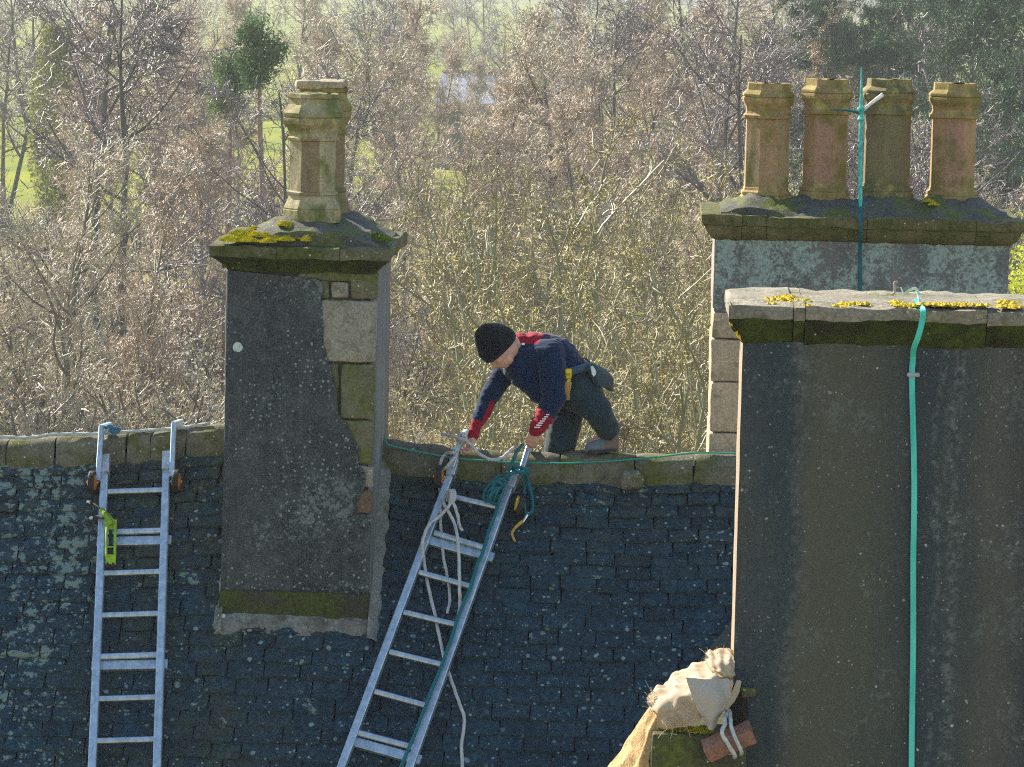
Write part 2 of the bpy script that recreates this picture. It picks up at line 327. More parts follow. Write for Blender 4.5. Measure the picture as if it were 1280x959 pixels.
# roof deck (both slopes), gables and walls under it
def deck(side):
    V, F = [], []; U = lins(-4.2, 4.6, 44); T = lins(0, 4.3, 20)
    for off in (-.03, -.12):
        for u in U:
            for t in T:
                p = RS(u, t, off); V.append(B(p.x, p.y * side, p.z))
    n, m = len(U), len(T); N = n * m
    for i in range(n - 1):
        for j in range(m - 1):
            a = i * m + j; F += [[a, a + 1, a + m + 1, a + m], [N + a, N + a + m, N + a + m + 1, N + a + 1]]
    for i in range(n - 1):
        a = i * m + m - 1; F.append([a, a + N, a + m + N, a + m])
    for j in range(m - 1):
        F.append([j, j + N, j + 1 + N, j + 1]); a = (n - 1) * m + j; F.append([a, a + 1, a + 1 + N, a + N])
    return V, F
roof = obj('roof', deck(1), MAT['felt'], house); obj('roof', deck(-1), MAT['felt'], house, label='far slope of the slate roof, hidden beyond the ridge')
EZ = -4.3 * SB; EV = 4.3 * CB - .25
obj('wall', sbox((-4.1, -EV, -OB.z + .0), (4.5, EV, EZ + .1)), MAT['wall'], house)
obj('gable', extrude_poly([B(-4.1, -EV, EZ + .1), B(-4.1, EV, EZ + .1), B(-4.1, 0, -.16)], B(.35, 0, 0) - B(0, 0, 0)), MAT['wall'], house)
obj('gable', extrude_poly([B(4.15, -EV, EZ + .1), B(4.15, EV, EZ + .1), B(4.15, 0, -.16)], B(.35, 0, 0) - B(0, 0, 0)), MAT['wall'], house)
# slates
def slate_mesh(k):
    rr = random.Random(100 + k); cut = [rr.uniform(0, .10) for _ in range(4)]; wav = [rr.uniform(-.05, .05) for _ in range(4)]; thk = [rr.uniform(.7, 1.3) for _ in range(4)]
    A = [-.49, -.40, .0, .41, .49]
    def fn(a, b, c):
        i = A.index(a); y = b
        if b == 0: y += [cut[0], wav[0] * .5, wav[1], wav[2] * .5, cut[1]][i]
        if b == 0 and c == 1: y += .035
        x = a * (1 + (.04 if b == 0 else 0) * (wav[3] * 10)); z = c * thk[i % 4] + (.25 * wav[i % 4] / .05 if c == 1 else 0)
        return Vector((x, y, z))
    V, F, MI = gridbox(A, [0, .4, 1.0], [0, 1], fn)
    return mesh_np('slate', V, F, MAT['slate'])
SL = [slate_mesh(k) for k in range(14)]
slates = []; t = .15; k = 0
while t < 4.25:
    g = .083 + .0011 * min(k, 22) + random.uniform(-.004, .004)
    u = -4.15 + random.uniform(0, .2)
    while u < 4.45:
        w = random.choice([random.uniform(.16, .22), random.uniform(.21, .31)]); uc = u + w / 2; u += w + .004
        inch = LCu0 + .13 < uc < LCu1 - .13 and t - g < LCt - .02
        if inch: continue
        p = RS(uc, t); a, b = RS(uc - .08, t), RS(uc + .08, t)
        q = proj(BM @ p); vis = -90 < q[0] < 960 and 560 < q[1] < 1010 and not (q[0] > 935 and q[1] > 400)
        slates.append((vis, q[1], uc, t + .012 * nz((uc * .9, t * 1.3, 0), 1, 4), w, g, (b - a).normalized()))
    t += g; k += 1
def slate_matrix(s):
    _, _, uc, t, w, g, ux = s
    tl = t + random.uniform(-.009, .012); Y = (RS(uc, tl - g) - RS(uc, tl)).normalized(); Z = ux.cross(Y).normalized(); Y = Z.cross(ux)
    th = random.uniform(.013, .021); tilt = math.atan2(th * .85, g * 1.25) + random.uniform(-.02, .03); Y2 = Y * math.cos(tilt) - Z * math.sin(tilt); Z2 = ux.cross(Y2)
    sk = random.uniform(-.02, .02); ux2 = (ux + Y2 * sk).normalized()
    M = Matrix.Identity(4); M.col[0][:3] = ux2 * (w * 1.0); M.col[1][:3] = Y2 * (g * 1.55); M.col[2][:3] = Z2 * th; M.col[3][:3] = RS(uc, tl, random.uniform(.010, .017))
    return BM @ M
vis = sorted([s for s in slates if s[0]], key=lambda s: -(s[4] * s[5] * (1 + s[1] / 3000)))
parts = vis[:300]; rest = vis[300:] + [s for s in slates if not s[0]]
for s in parts: put('slate', random.choice(SL), roof, slate_matrix(s))
def join_slates(lst, flip):
    V, F = [], []; n = 0
    for s in lst:
        me = random.choice(SL); M = slate_matrix(s); M = np.array(BM @ Matrix.Diagonal((1, flip, 1, 1)) @ BI @ M) if flip < 0 else np.array(M)
        co = np.empty(len(me.vertices) * 3, dtype=np.float32); me.vertices.foreach_get('co', co); co = co.reshape(-1, 3)
        ix = np.empty(len(me.polygons) * 4, dtype=np.int32); me.loops.foreach_get('vertex_index', ix); ix = ix.reshape(-1, 4)
        V.append(co @ M[:3, :3].T + M[:3, 3]); F.append((ix if flip > 0 else ix[:, ::-1]) + n); n += len(co)
    return np.concatenate(V), np.concatenate(F)
obj('slate', join_slates(rest, 1), MAT['slate'], roof, kind='stuff')
# ridge stones
def ridge_stone(u0, u1, seed, dz=0.0):
    prof = [(-.125, -.145), (-.135, -.10), (-.128, -.02), (-.11, .03), (-.07, .055), (0, .062), (.07, .055), (.11, .03), (.135, -.03), (.13, -.145), (.0, -.12)]
    n = max(3, int((u1 - u0) / .045)); V, F = [], []; m = len(prof)
    for i in range(n + 1):
        u = u0 + (u1 - u0) * i / n; e = .012 if i in (0, n) else 0
        for (v, w) in prof:
            p = Vector((u, v, w + dz + sag(u))); d = nv(p, 9, seed) * .011 + nv(p, 30, seed) * .004
            V.append(B(*(p + d - Vector((0, v, w)) * (.1 if e else 0))))
        if i:
            for j in range(m): F.append([(i - 1) * m + j, (i - 1) * m + (j + 1) % m, i * m + (j + 1) % m, i * m + j])
    F.append(list(range(m))[::-1]); F.append([n * m + j for j in range(m)])
    return V, F
rpx = [[-190, -70, 8, 69, 123, 158, 189, 232, 283], [478, 562, 627, 700, 795, 868, 935]]
sd = 0
for lst in rpx:
    for a, b in zip(lst, lst[1:]):
        sd += 1.7; obj('ridge_stone', ridge_stone(L(a, 560, -.1).x + .004, L(b, 560, -.1).x - .004, sd, random.uniform(-.004, .004)), MAT['ridge'], roof, smooth=True)
for a, b in [(1.42, 1.95), (1.96, 2.5), (2.51, 3.1), (3.11, 3.8), (3.81, 4.5)]:
    sd += 1.7; obj('ridge_stone', ridge_stone(a, b, sd), MAT['ridge'], roof, smooth=True)
# the round stone/mortar drip that hangs below the right ridge, cracked
c = RL(790, 606, .05)
obj('mortar_patch', rbox(c - Vector((.07, .03, .03)), c + Vector((.07, .04, .085)), .05, .02, .012, 18), MAT['ridge'], roof, smooth=True)

# ------------------------------------------------------------------ builders for chimneys
def cap_piece(a, b, vf, vb, prof, seed, enda=False, endb=False, mould_from=None, amp=.006, rag=.0):
    """prof: (overhang, w) from bottom to top; ends enda/endb follow the overhang too"""
    nu = max(2, int((b - a) / .035)); nvv = 7; S_ = lins(0, 1, nu); Rr = lins(0, 1, nvv); K = list(range(len(prof)))
    wt = prof[-1][1]
    def fn(s, r, k):
        o, w = prof[k]; a2 = a - o if enda else a + .0015; b2 = b + o if endb else b - .0015
        p = Vector((a2 + (b2 - a2) * s, vf - o + (vb - vf + 2 * o) * r, w))
        d = nv(p, 7, seed) * amp * 1.6 + nv(p, 26, seed) * amp
        if not enda and s == 0 or not endb and s == 1: d.x = 0
        if rag and k == len(prof) - 1 and r == 0: d.z -= rag * (.3 + abs(nz(p, 6, seed)) * 2.6); d.y += rag * abs(nz(p, 13, seed)) * 1.5
        if rag and k == len(prof) - 2 and r == 0: d.y -= rag * nz(p, 9, seed + 4) * .8
        return B(*(p + d))
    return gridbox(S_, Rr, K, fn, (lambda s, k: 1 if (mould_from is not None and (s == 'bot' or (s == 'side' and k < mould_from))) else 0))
def haunch(u0, u1, vf, vb, w0, hills, seed, n=(34, 12), edge=.02):
    V, F = [], []; nu, nvv = n
    for i in range(nu + 1):
        for j in range(nvv + 1):
            u = u0 + (u1 - u0) * i / nu; v = vf + (vb - vf) * j / nvv; h = 0
            for (hu, hv, r0, r1, H) in hills:
                d = math.hypot(u - hu, v - hv); x = max(0, min(1, (r1 - d) / (r1 - r0))); h = max(h, H * (x ** 1.15))
            p = Vector((u, v, w0 + h * (1 + .4 * nz((u, v, 0), 6, seed)) + .018 * nz((u, v, 0), 14, seed) + .008 * nz((u, v, 0), 33, seed) - (0 if h > .005 else .015)))
            V.append(B(*p))
    m = nvv + 1
    for i in range(nu):
        for j in range(nvv): a = i * m + j; F.append([a, a + m, a + m + 1, a + 1])
    N = len(V); V += [B(*(Vector((*(BI @ v).xy, w0 - .03)))) for v in V]
    for i in range(nu): F.append([i * m, N + i * m, N + (i + 1) * m, (i + 1) * m]); a = i * m + nvv; F.append([a, a + m, N + a + m, N + a])
    for j in range(nvv): F.append([j, j + 1, N + j + 1, N + j]); a = nu * m + j; F.append([a, N + a, N + a + 1, a + 1])
    return V, F
def moss_clump(spots, n, hgt, seed, wid=.007):
    """short blades over mounds; spots: (u,v,w,ru,rv) local"""
    rr = random.Random(seed); V, F = [], []
    for _ in range(n):
        u, v, w, ru, rv = rr.choice(spots); a = rr.uniform(0, 6.28); d = math.sqrt(rr.random()); x = u + ru * d * math.cos(a); y = v + rv * d * math.sin(a)
        base = Vector((x, y, w - .006 + .012 * (1 - d))); h = hgt * rr.uniform(.4, 1) * (1 - .6 * d); a2 = rr.uniform(0, 6.28); s = Vector((math.cos(a2), math.sin(a2), 0)) * wid
        t2 = Vector((-s.y, s.x, 0)); tip = base + Vector((rr.gauss(0, .4) * h, rr.gauss(0, .4) * h, h)); k = len(V)
        V += [B(*(base - s)), B(*(base + s)), B(*(base + t2)), B(*tip)]; F += [[k, k + 1, k + 3], [k + 1, k + 2, k + 3], [k + 2, k, k + 3]]
    return V, F
def pot_mesh(name, prof, mat, sub=3, seed=0, stain=None, sf=()):
    """octagonal chimney pot, flat face to the front, hollow at the top; origin at its foot"""
    H = prof[-1][1]; inner = [(prof[-1][0] - .035, H), (prof[-1][0] - .04, H - .35)]
    P_ = prof + inner; V, F, MI = [], [], []; n = 8 * sub
    for i, (r, z) in enumerate(P_):
        for k in range(8):
            a0 = math.pi / 8 + k * math.pi / 4; a1 = a0 + math.pi / 4; rc = r / math.cos(math.pi / 8)
            for s in range(sub):
                f = s / sub; p = Vector(((1 - f) * math.cos(a0) + f * math.cos(a1), (1 - f) * math.sin(a0) + f * math.sin(a1), 0)) * rc; p.z = z
                d = nv(p, 8, seed) * .004 + nv(p, 40, seed) * .0015
                if i in (len(prof) - 1, len(prof)): d.z = -abs(nz(p, 14, seed)) * .02
                V.append(p + d)
    for i in range(len(P_) - 1):
        for k in range(n): F.append([i * n + k, i * n + (k + 1) % n, (i + 1) * n + (k + 1) % n, (i + 1) * n + k]); MI.append(1 if i >= len(prof) else 2 if (stain and (k // sub) in sf and .16 < (P_[i][1] + P_[i + 1][1]) / 2 < .49) else 0)
    F.append([(len(P_) - 1) * n + k for k in range(n)]); MI.append(1)
    return mesh_np(name, V, F, [mat, MAT['soot_and_shade']] + ([stain] if stain else []), False, MI)

# ------------------------------------------------------------------ left chimney
lc = obj('chimney_stack', sbox((LCu0 + .02, vc + .05, -1.5), (LCu1 - .02, vc + LCd - .04, L(380, 340, vc).z + .02)), MAT['haunch'], house, label='left chimney with two buff pots and render fallen off its right-hand stones')
WT = L(378, 340, vc).z                                    # top of the wall under the cap
WB = L(370, 790, vc).z
def lp(px, py, dv=0.0): q = L(px, py, vc + dv); return BM @ q
edge = [(396, 349), (401, 353), (403, 365), (401, 376), (403.5, 400), (404, 422), (408, 440), (412, 457), (415, 470), (418.5, 484), (421, 500), (420, 514), (427, 523), (433, 530), (438, 541), (446, 555), (447, 570), (448, 581), (453, 586), (456, 592), (457, 600), (455.6, 609), (450, 620), (445, 631), (446, 642), (455, 643), (463.5, 644), (462, 690), (460, 742)]
eu = []
for i, (a, b) in enumerate(edge):
    eu.append((a, b))
    if i + 1 < len(edge) and b < 640:
        c, d = edge[i + 1]; eu.append(((a + c) / 2 + random.uniform(-1.5, 1.5), (b + d) / 2))
outline = [lp(285.5, 338)] + [lp(x, y) for x, y in eu] + [lp(275.5, 742)]
obj('render_coat', extrude_poly(outline[::-1], (BM.to_3x3() @ Vector((0, .022, 0)))), MAT['render_left'], lc)
side_mat = mat_render('pale_side_render', ((.13, .135, .14), (.22, .22, .22)), .2, 0, .5, .1, .1)
# rendered flanks and back
for ua, ub in ((LCu0, LCu0 + .03), (LCu1 - .03, LCu1)):
    obj('render_coat', rbox((ua - (.006 if ua == LCu0 else 0), vc + (.006 if ua == LCu0 else .028), -1.5), (ub, vc + LCd, WT), .014, .08, .004, 10), side_mat, lc, label='pale rendered flank of the left chimney')
# bare stones
def pstone(x0, y0, x1, y1, name='stone', par=lc, mat=MAT['stone'], front=.016, depth=.1, vv=None, r=.014, amp=.009):
    vv = vc if vv is None else vv
    a = L(x0, y1, vv); b = L(x1, y0, vv); lo = Vector((a.x + .003, vv + front, a.z + .003)); hi = Vector((b.x - .003, vv + front + depth, b.z - .003))
    return obj(name, rbox(lo, hi, r, .04, amp, 16, seed=x0 * .37), mat, par, smooth=True)
mg = mat_stone('green_stained_stone', (.2, .19, .12), (.13, .13, .07), .5, (.07, .08, .02), lich=.3)
pstone(372, 341, 472, 351, mat=mg); pstone(398, 351, 412, 374, mat=mg); pstone(413, 352, 436, 373, mat=MAT['stone'], front=.008); pstone(437, 350, 471, 375, mat=mg, front=.012)
pstone(399, 376, 470.5, 453, front=.004, r=.016, amp=.007); pstone(408, 455, 424, 523, mat=mg, front=.03); pstone(424.5, 456, 468.5, 524.5, mat=mg, front=.010)
pstone(424, 526, 467, 581, mat=mg, front=.014); pstone(444, 582, 466, 612, mat=MAT['stone'], front=.02); pstone(440, 613, 465, 643, mat=mat_stone('brown_stone', (.2, .13, .08), (.12, .09, .06), .1), front=.008)
# mossy plinth and mortar skirt below
a = L(273, 777, vc - .03); b = L(461, 743, vc - .03)
obj('plinth', rbox((a.x, vc - .035, a.z), (b.x, vc + .1, b.z), .014, .035, .008, 12), mat_stone('mossy_plinth', (.06, .062, .045), (.04, .042, .03), .75, (.035, .045, .01), lich=.2), lc, smooth=True)
def skirt():
    V, F = [], []; n = 46; rows = [(0, .018), (.4, .03), (.8, .022), (1.0, .004)]
    for i in range(n + 1):
        px = 270 + (467 - 270) * i / n; p0 = RL(px, 780); ln = .12 + .05 * nz((i * .13, 0, 0), 1) + .025 * nz((i * .7, 3, 0), 1)
        for f, o in rows:
            p = RL(px, 768); tt = -p.y / CB + f * (ln + .05); V.append(B(*RS(p.x, tt, o + .012 + .008 * nz((i * .4, f * 3, 0), 1))))
        V.append(B(*RS(p.x, tt, -.03)))
    m = 5
    for i in range(n):
        for j in range(4): a = i * m + j; F.append([a, a + 1, a + m + 1, a + m])
    return V, F
obj('mortar_skirt', skirt(), mat_stone('pale_mortar', (.23, .235, .21), (.12, .12, .1), .2, lich=.7, dark=.7), lc, smooth=True)
def fillet(uu, sgn, wd=.05):                             # mortar fillet where the roof meets the flank
    V, F = [], []; n = 40; m = 4
    for i in range(n + 1):
        t = .02 + (LCt + .12) * i / n; w_ = wd * (1 + .35 * nz((i * .35, 0, sgn), 1)); 
        for du, o in ((-.005, .07), (.35 * w_, .06), (w_, .022), (w_ * 1.02, -.03)):
            V.append(B(*(RS(uu + sgn * du, t, o + .006 * nz((i * .6, du * 20, 0), 1)))))
        if i:
            for j in range(3): a = (i - 1) * m + j; F.append([a, a + 1, a + m + 1, a + m] if sgn > 0 else [a, a + m, a + m + 1, a + 1])
    return V, F
obj('mortar_fillet', fillet(LCu1, 1, .06), MAT['mortar'], lc, smooth=True); obj('mortar_fillet', fillet(LCu0, -1, .035), MAT['mortar'], lc, smooth=True)
q = L(277, 770, vc - .05); obj('pebble', rbox(q - Vector((.022, .012, .014)), q + Vector((.022, .02, .012)), .012, .01, .002, 30), plain('white_shell', (.6, .6, .55), .6), lc, smooth=True)
# lichen disc on the render
q = L(297, 434, vc - .004); V = [B(q.x, q.y - .003, q.z)]; F = []
for k in range(22): a = k * 2 * math.pi / 22; r = .029 * (1 + random.uniform(-.09, .09)); V.append(B(q.x + r * math.cos(a), q.y, q.z + r * math.sin(a)))
V2 = V[1:]; V += [v + BM.to_3x3() @ Vector((0, .008, 0)) for v in V2]
for k in range(22): F.append([0, 1 + k, 1 + (k + 1) % 22]); F.append([1 + k, 23 + k, 23 + (k + 1) % 22, 1 + (k + 1) % 22])
obj('lichen_disc', (V, F), plain('white_lichen', (.42, .48, .46), .95, sc=80), lc)
# cap
prof = [(.0, WT - .002), (.012, WT + .02), (.03, WT + .035), (.07, WT + .07), (.088, WT + .082), (.09, WT + .10), (.092, WT + .145), (.084, WT + .16)]
uj = [LCu0, LCu0 + .30, LCu0 + .66, LCu1]
for i in range(3):
    obj('cap_stone', cap_piece(uj[i], uj[i + 1], vc, vc + LCd, prof, i * 3.1, i == 0, i == 2, 4, .007, .012), [MAT['cap'], MAT['moss_dark']], lc, smooth=True)
CT = WT + .16
P1 = L(390, 277, vc + .3); P2 = L(402.5, 275, vc + .76)
obj('mortar_haunching', haunch(LCu0 - .02, LCu1 + .05, vc + .0, vc + LCd, CT, [(P1.x, P1.y, .16, .52, .13), (P2.x, P2.y, .16, .5, .14), (P1.x - .13, P1.y - .12, .02, .22, .13)], 2.0), MAT['haunch'], lc, smooth=True)
pf = [(.168, 0), (.168, .072), (.162, .078), (.166, .083), (.160, .095), (.140, .135), (.134, .155), (.146, .162), (.148, .176), (.132, .182), (.131, .30), (.131, .47), (.146, .475), (.148, .49), (.138, .498), (.139, .515), (.150, .545), (.167, .57), (.170, .59), (.170, .603), (.163, .608), (.170, .614), (.172, .635), (.160, .652), (.142, .685), (.138, .715), (.148, .722), (.147, .75)]
sc1 = .98; bstain_shade = mat_pot('brown_stained_shaded_clay', (.26, .2, .11), (.2, .15, .09), .4, (.11, .12, .03))
pm = pot_mesh('chimney_pot', [(r * sc1, z) for r, z in pf], MAT['pot_buff'], 3, 1.0, bstain_shade, (5,))
def place_pot(me, q, par, rz=0.0, label=None):
    o = put('chimney_pot', me, par, BM @ Matrix.Translation(q) @ Matrix.Rotation(rz, 4, 'Z'))
    if label: o['label'] = label
    return o
place_pot(pm, Vector((P1.x, P1.y, P1.z)), lc, 0, 'front buff pot with green algae round its neck')
zt = L(402, 104, P2.y).z; pm2 = pot_mesh('chimney_pot', [(r * sc1, z + .0 + (.03 if z > .2 else 0)) for r, z in pf], bstain_shade, 3, 5.0)  # whole rear pot in darker clay: the front pot's shade put into its colour
place_pot(pm2, Vector((P2.x, P2.y, zt - .80)), lc, .1, 'rear buff pot capped with a rough slab')
obj('capping_slab', rbox((P2.x - .15, P2.y - .15, zt - .03), (P2.x + .13, P2.y + .15, zt + .016), .012, .025, .017, 11), mat_stone('pale_slab', (.42, .36, .25), (.3, .24, .15), .1), lc, smooth=True)
sp = []
for x, y, dv, rx in [(285, 297, -.02, .05), (300, 294, .02, .06), (318, 291, .05, .06), (330, 292, .02, .05), (345, 296, .0, .05), (292, 298, -.05, .06), (310, 298, -.06, .06), (335, 299, -.06, .05), (300, 289, .15, .07), (318, 285, .2, .05), (358, 297, -.02, .05), (372, 294, .04, .04), (383, 297, -.03, .03), (355, 278, .10, .045), (362, 280, .12, .03)]:
    q = L(x, y, vc + dv); sp.append((q.x, q.y, q.z - .012, rx, .05))
obj('moss', moss_clump(sp, 13000, .03, 3, .0032), MAT['moss'], lc, kind='stuff')
sp = [];
for x, y, dv, rx in [(466, 290, .25, .07), (480, 297, .1, .06), (474, 293, .2, .06)]:
    q = L(x, y, vc + dv); sp.append((q.x, q.y, q.z - .012, rx, .08))
q = L(281, 331, vc - .03); sp.append((q.x + .0, q.y, q.z - .01, .012, .03))
obj('moss', moss_clump(sp, 1400, .022, 4, .004), MAT['moss_green'], lc, kind='stuff')

# ------------------------------------------------------------------ four-pot chimney
Fu0, Fu1 = L(893, 330, v4).x, L(1261, 330, v4).x; Fd = .85; FT = L(1075, 303, v4).z; FB = L(900, 600, v4).z - .3
fc = obj('chimney_stack', sbox((Fu0 + .03, v4 + .03, FB), (Fu1 - .03, v4 + Fd - .03, FT)), MAT['haunch'], house, label='far right chimney stack with four terracotta pots')
mq = L(927, 400, v4).x; zq = L(905, 390, v4).z
obj('render_coat', gridbox(lins(Fu0 + .005, Fu1, 40), [v4, v4 + .04], lins(zq, FT, 10), lambda a, b, c: B(a, b + (.006 * nz((a, 0, c), 5) if b == v4 else 0), c)), MAT['render_far'], fc)
obj('render_coat', gridbox(lins(mq + .06, Fu1, 30), [v4 + .002, v4 + .04], [FB, zq - .002], lambda a, b, c: B(a, b, c)), MAT['render_far'], fc)
for ua, ub in ((Fu0 - .004, Fu0 + .03), (Fu1 - .03, Fu1)):
    obj('render_coat', rbox((ua, v4 + .004, zq + .02), (ub, v4 + Fd, FT), .006, .08, .005, 10), mat_stone('pinkish_render', (.36, .31, .29), (.28, .24, .22), .05, lich=.2, dark=.2), fc, smooth=True)
ys = [390, 424, 477.5, 541, 590, 650]
for i in range(5):
    z1, z0 = L(905, ys[i], v4).z, L(905, ys[i + 1], v4).z; e = [.07, .02, .05, .0, .05][i]
    obj('quoin', rbox((Fu0 - .006 * (i % 2), v4 - .004, z0 + .003), (mq + e, v4 + Fd, z1 - .003), .014, .06, .006, 11, seed=i * 2.2), MAT['quoin'], fc, smooth=True)
prof = [(.0, FT - .002), (.02, FT + .012), (.05, FT + .045), (.062, FT + .085), (.08, FT + .09), (.082, FT + .10), (.086, FT + .145), (.08, FT + .155)]
jo = [Fu0, L(927, 285, v4).x, L(958, 285, v4).x, L(1083, 285, v4).x, L(1219, 285, v4).x, Fu1]
for i in range(5):
    obj('cap_stone', cap_piece(jo[i], jo[i + 1], v4, v4 + Fd, prof, 20 + i * 3.3, i == 0, i == 4, None, .007, .008), [MAT['cap_far']], fc, smooth=True)
FCT = FT + .155; px4 = [(957, 103), (1030, 98), (1107, 98), (1189, 103)]; hills = []; vp = v4 + Fd * .45
for x, y in px4: q = L(x, 246, vp); hills.append((q.x, q.y, .13, .42, L(x, 246, vp).z - FCT + .015))
obj('mortar_haunching', haunch(Fu0 + .03, Fu1 + .0, v4 - .02, v4 + Fd, FCT, hills + [(Fu0 + .22, v4 + .1, .02, .25, .09)], 8.0, (60, 12)), MAT['haunch'], fc, smooth=True)
p4 = [(.155, -.05), (.155, .02), (.146, .03), (.15, .036), (.15, .05), (.135, .062), (.134, .075), (.131, .08), (.131, .30), (.130, .49), (.132, .50), (.147, .505), (.149, .52), (.136, .53), (.132, .55), (.137, .575), (.152, .6), (.156, .615), (.156, .628), (.150, .632), (.156, .637), (.156, .65), (.145, .662), (.130, .675), (.128, .715), (.127, .72)]
m4 = [pot_mesh('chimney_pot', p4, MAT['pot_terra'], 3, 3.0 + k, [mat_pot('ochre_clay', (.36, .26, .13), (.27, .2, .1), .4), mat_pot('red_clay', (.37, .195, .13), (.28, .17, .11), .3)][k], [(4, 6), (5,)][k]) for k in range(2)]
lab4 = ['leftmost of the four terracotta pots, orange-brown', 'second terracotta pot with a red-brown face', 'third pot behind the lightning rod, greyer and greener than the rest', 'rightmost terracotta pot with a pale orange face']
g3 = mat_pot('grey_clay', (.2, .165, .08), (.16, .125, .07), .5, (.10, .10, .035))
for i, (x, y) in enumerate(px4):
    q = L(x, 246, vp); top = L(x, y, vp).z; me = m4[i % 2]
    if i == 2: me = pot_mesh('chimney_pot', p4, g3, 3, 9.0)
    o = place_pot(me, Vector((q.x, q.y, top - .72)), fc, [.05, -.12, .2, .02][i], lab4[i])
sp = []
for x, y, dv, rx in [(933, 262, .12, .05), (944, 259, .2, .06), (925, 266, .02, .04)]:
    q = L(x, y, v4 + dv); sp.append((q.x, q.y, q.z - .012, rx, .05))
for x, y, dv, rx in [(1160, 250, .2, .04), (1168, 254, .15, .04)]:
    q = L(x, y, v4 + dv); sp.append((q.x, q.y, q.z - .006, rx, .04))
obj('moss', moss_clump(sp, 1800, .02, 5, .004), MAT['moss'], fc, kind='stuff')
# lightning conductor on it
verd = MT('verdigris', .6, 0, .3); verd.col(verd.mix(verd.ramp(verd.noise(40, 4), .4, .6), (.03, .30, .27), (.10, .50, .44))); verd = verd.m
verd_dark = plain('dark_verdigris', (.01, .09, .12), .6)
vr = v4 - .02
rod = empty('lightning_rod', LW(1076, 365, vr), label='verdigris lightning rod with three prongs rising between the second and third terracotta pots', cat='lightning rod')
def lr(x, y, dv=0): return LW(x, y, vr + dv)
obj('spike', tube([lr(1075.5, 258), lr(1075.5, 200), lr(1076.5, 140), lr(1076.8, 84)], lambda s: .0125 if s < .62 else .0125 - (s - .62) / .38 * .009, 8, 4), verd, rod, smooth=True)
obj('prong', tube([lr(1077, 142), lr(1060, 138), lr(1038, 137)], lambda s: .011 - .008 * s, 6, 3), verd_dark, rod, smooth=True)
obj('prong', tube([lr(1077, 140), lr(1088, 130), lr(1104, 118)], lambda s: .008 + .005 * s, 6, 3), plain('bright_prong', (.75, .72, .68), .4), rod, smooth=True)
obj('collar', tube([lr(1076.5, 151), lr(1076.5, 147), lr(1076.5, 140), lr(1076.5, 134)], lambda s: .018 + .006 * math.sin(s * 9), 8, 3), verd, rod)
def strap(pts, wid, th, nrm=Vector((0, -1, 0)), n=6):
    pts = spline(pts, n); V, F = [], []; N3 = BM.to_3x3() @ nrm
    for i, p in enumerate(pts):
        d = (pts[min(i + 1, len(pts) - 1)] - pts[max(i - 1, 0)]).normalized(); s = d.cross(N3).normalized() * wid / 2; k = s.cross(d).normalized() * th / 2
        V += [p - s - k, p + s - k, p + s + k, p - s + k]
        if i:
            b = (i - 1) * 4
            for j in range(4): F.append([b + j, b + (j + 1) % 4, b + 4 + (j + 1) % 4, b + 4 + j])
    F += [[3, 2, 1, 0], [len(V) - 4, len(V) - 3, len(V) - 2, len(V) - 1]]
    return V, F
vo = -.115
obj('conductor_tape', strap([lr(1075.5, 255, .02), LW(1075, 268, v4 + vo + .04), LW(1076, 282, v4 + vo), LW(1075.5, 297, v4 - .08), LW(1075, 308, v4 - .015), LW(1075, 340, v4 - .012), LW(1074, 400, v4 - .012)], .022, .006), verd_dark, rod)
obj('clip', strap([LW(1065, 254, vr + .02), LW(1071, 256, vr), LW(1084, 255, vr)], .02, .01, Vector((0, -1, 0)), 2), verd_dark, rod)
# ================================================================== nearer building with its broad chimney
vn = (BI @ P(923, 600, 13.5)).y
def NL(px, py, dv=0.0): return L(px, py, vn + dv)
def NW(px, py, dv=0.0): return LW(px, py, vn + dv)
near = empty('near_house', (*(BM @ Vector((NL(1100, 900).x, vn + .3, 0))).xy, 0), R(YAW), label='nearer house at lower right, seen only as a broad rendered chimney and a stone stub', cat='house')
Nu0, Nu1 = NL(922.5, 640).x, NL(922.5, 640).x + 1.95; Nd = .56; NT = NL(1100, 432).z; NB = NL(900, 1000).z
nb = obj('body', sbox((Nu0 - .6, vn + .04, -OB.z), (Nu1 + 2.0, vn + .6, NB - .3)), MAT['wall'], near)
obj('body', sbox((Nu0 - .6, vn + .6, -OB.z), (Nu1 + 2.0, vn + 2.8, NB - 1.4)), MAT['wall'], near)
nc = obj('chimney_stack', sbox((Nu0 + .02, vn + .03, NB - .6), (Nu1, vn + Nd, NT)), MAT['haunch'], near, label='broad dark rendered chimney with a yellow-lichened cap')
def facefn(a, b, c):
    y = b + (.005 * nz((a, 0, c), 4) + .0025 * nz((a, 0, c), 17) if b == vn else 0)
    return B(a + (.004 * nz((0, 0, c), 5) if a == Nu0 else 0), y, c)
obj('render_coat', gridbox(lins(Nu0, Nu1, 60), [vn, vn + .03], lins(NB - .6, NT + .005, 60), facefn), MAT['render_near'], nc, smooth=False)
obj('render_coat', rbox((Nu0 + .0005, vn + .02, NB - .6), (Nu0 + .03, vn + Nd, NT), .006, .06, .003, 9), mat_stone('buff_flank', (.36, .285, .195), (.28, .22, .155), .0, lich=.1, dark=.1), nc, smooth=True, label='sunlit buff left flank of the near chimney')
prof = [(.0, NT - .002), (.01, NT + .008), (.02, NT + .03), (.045, NT + .06), (.055, NT + .088), (.062, NT + .096), (.064, NT + .104), (.068, NT + .13), (.066, NT + .155), (.05, NT + .165)]
jn = [Nu0, NL(991, 400).x, NL(1005.5, 400).x, NL(1232, 400).x, Nu1]
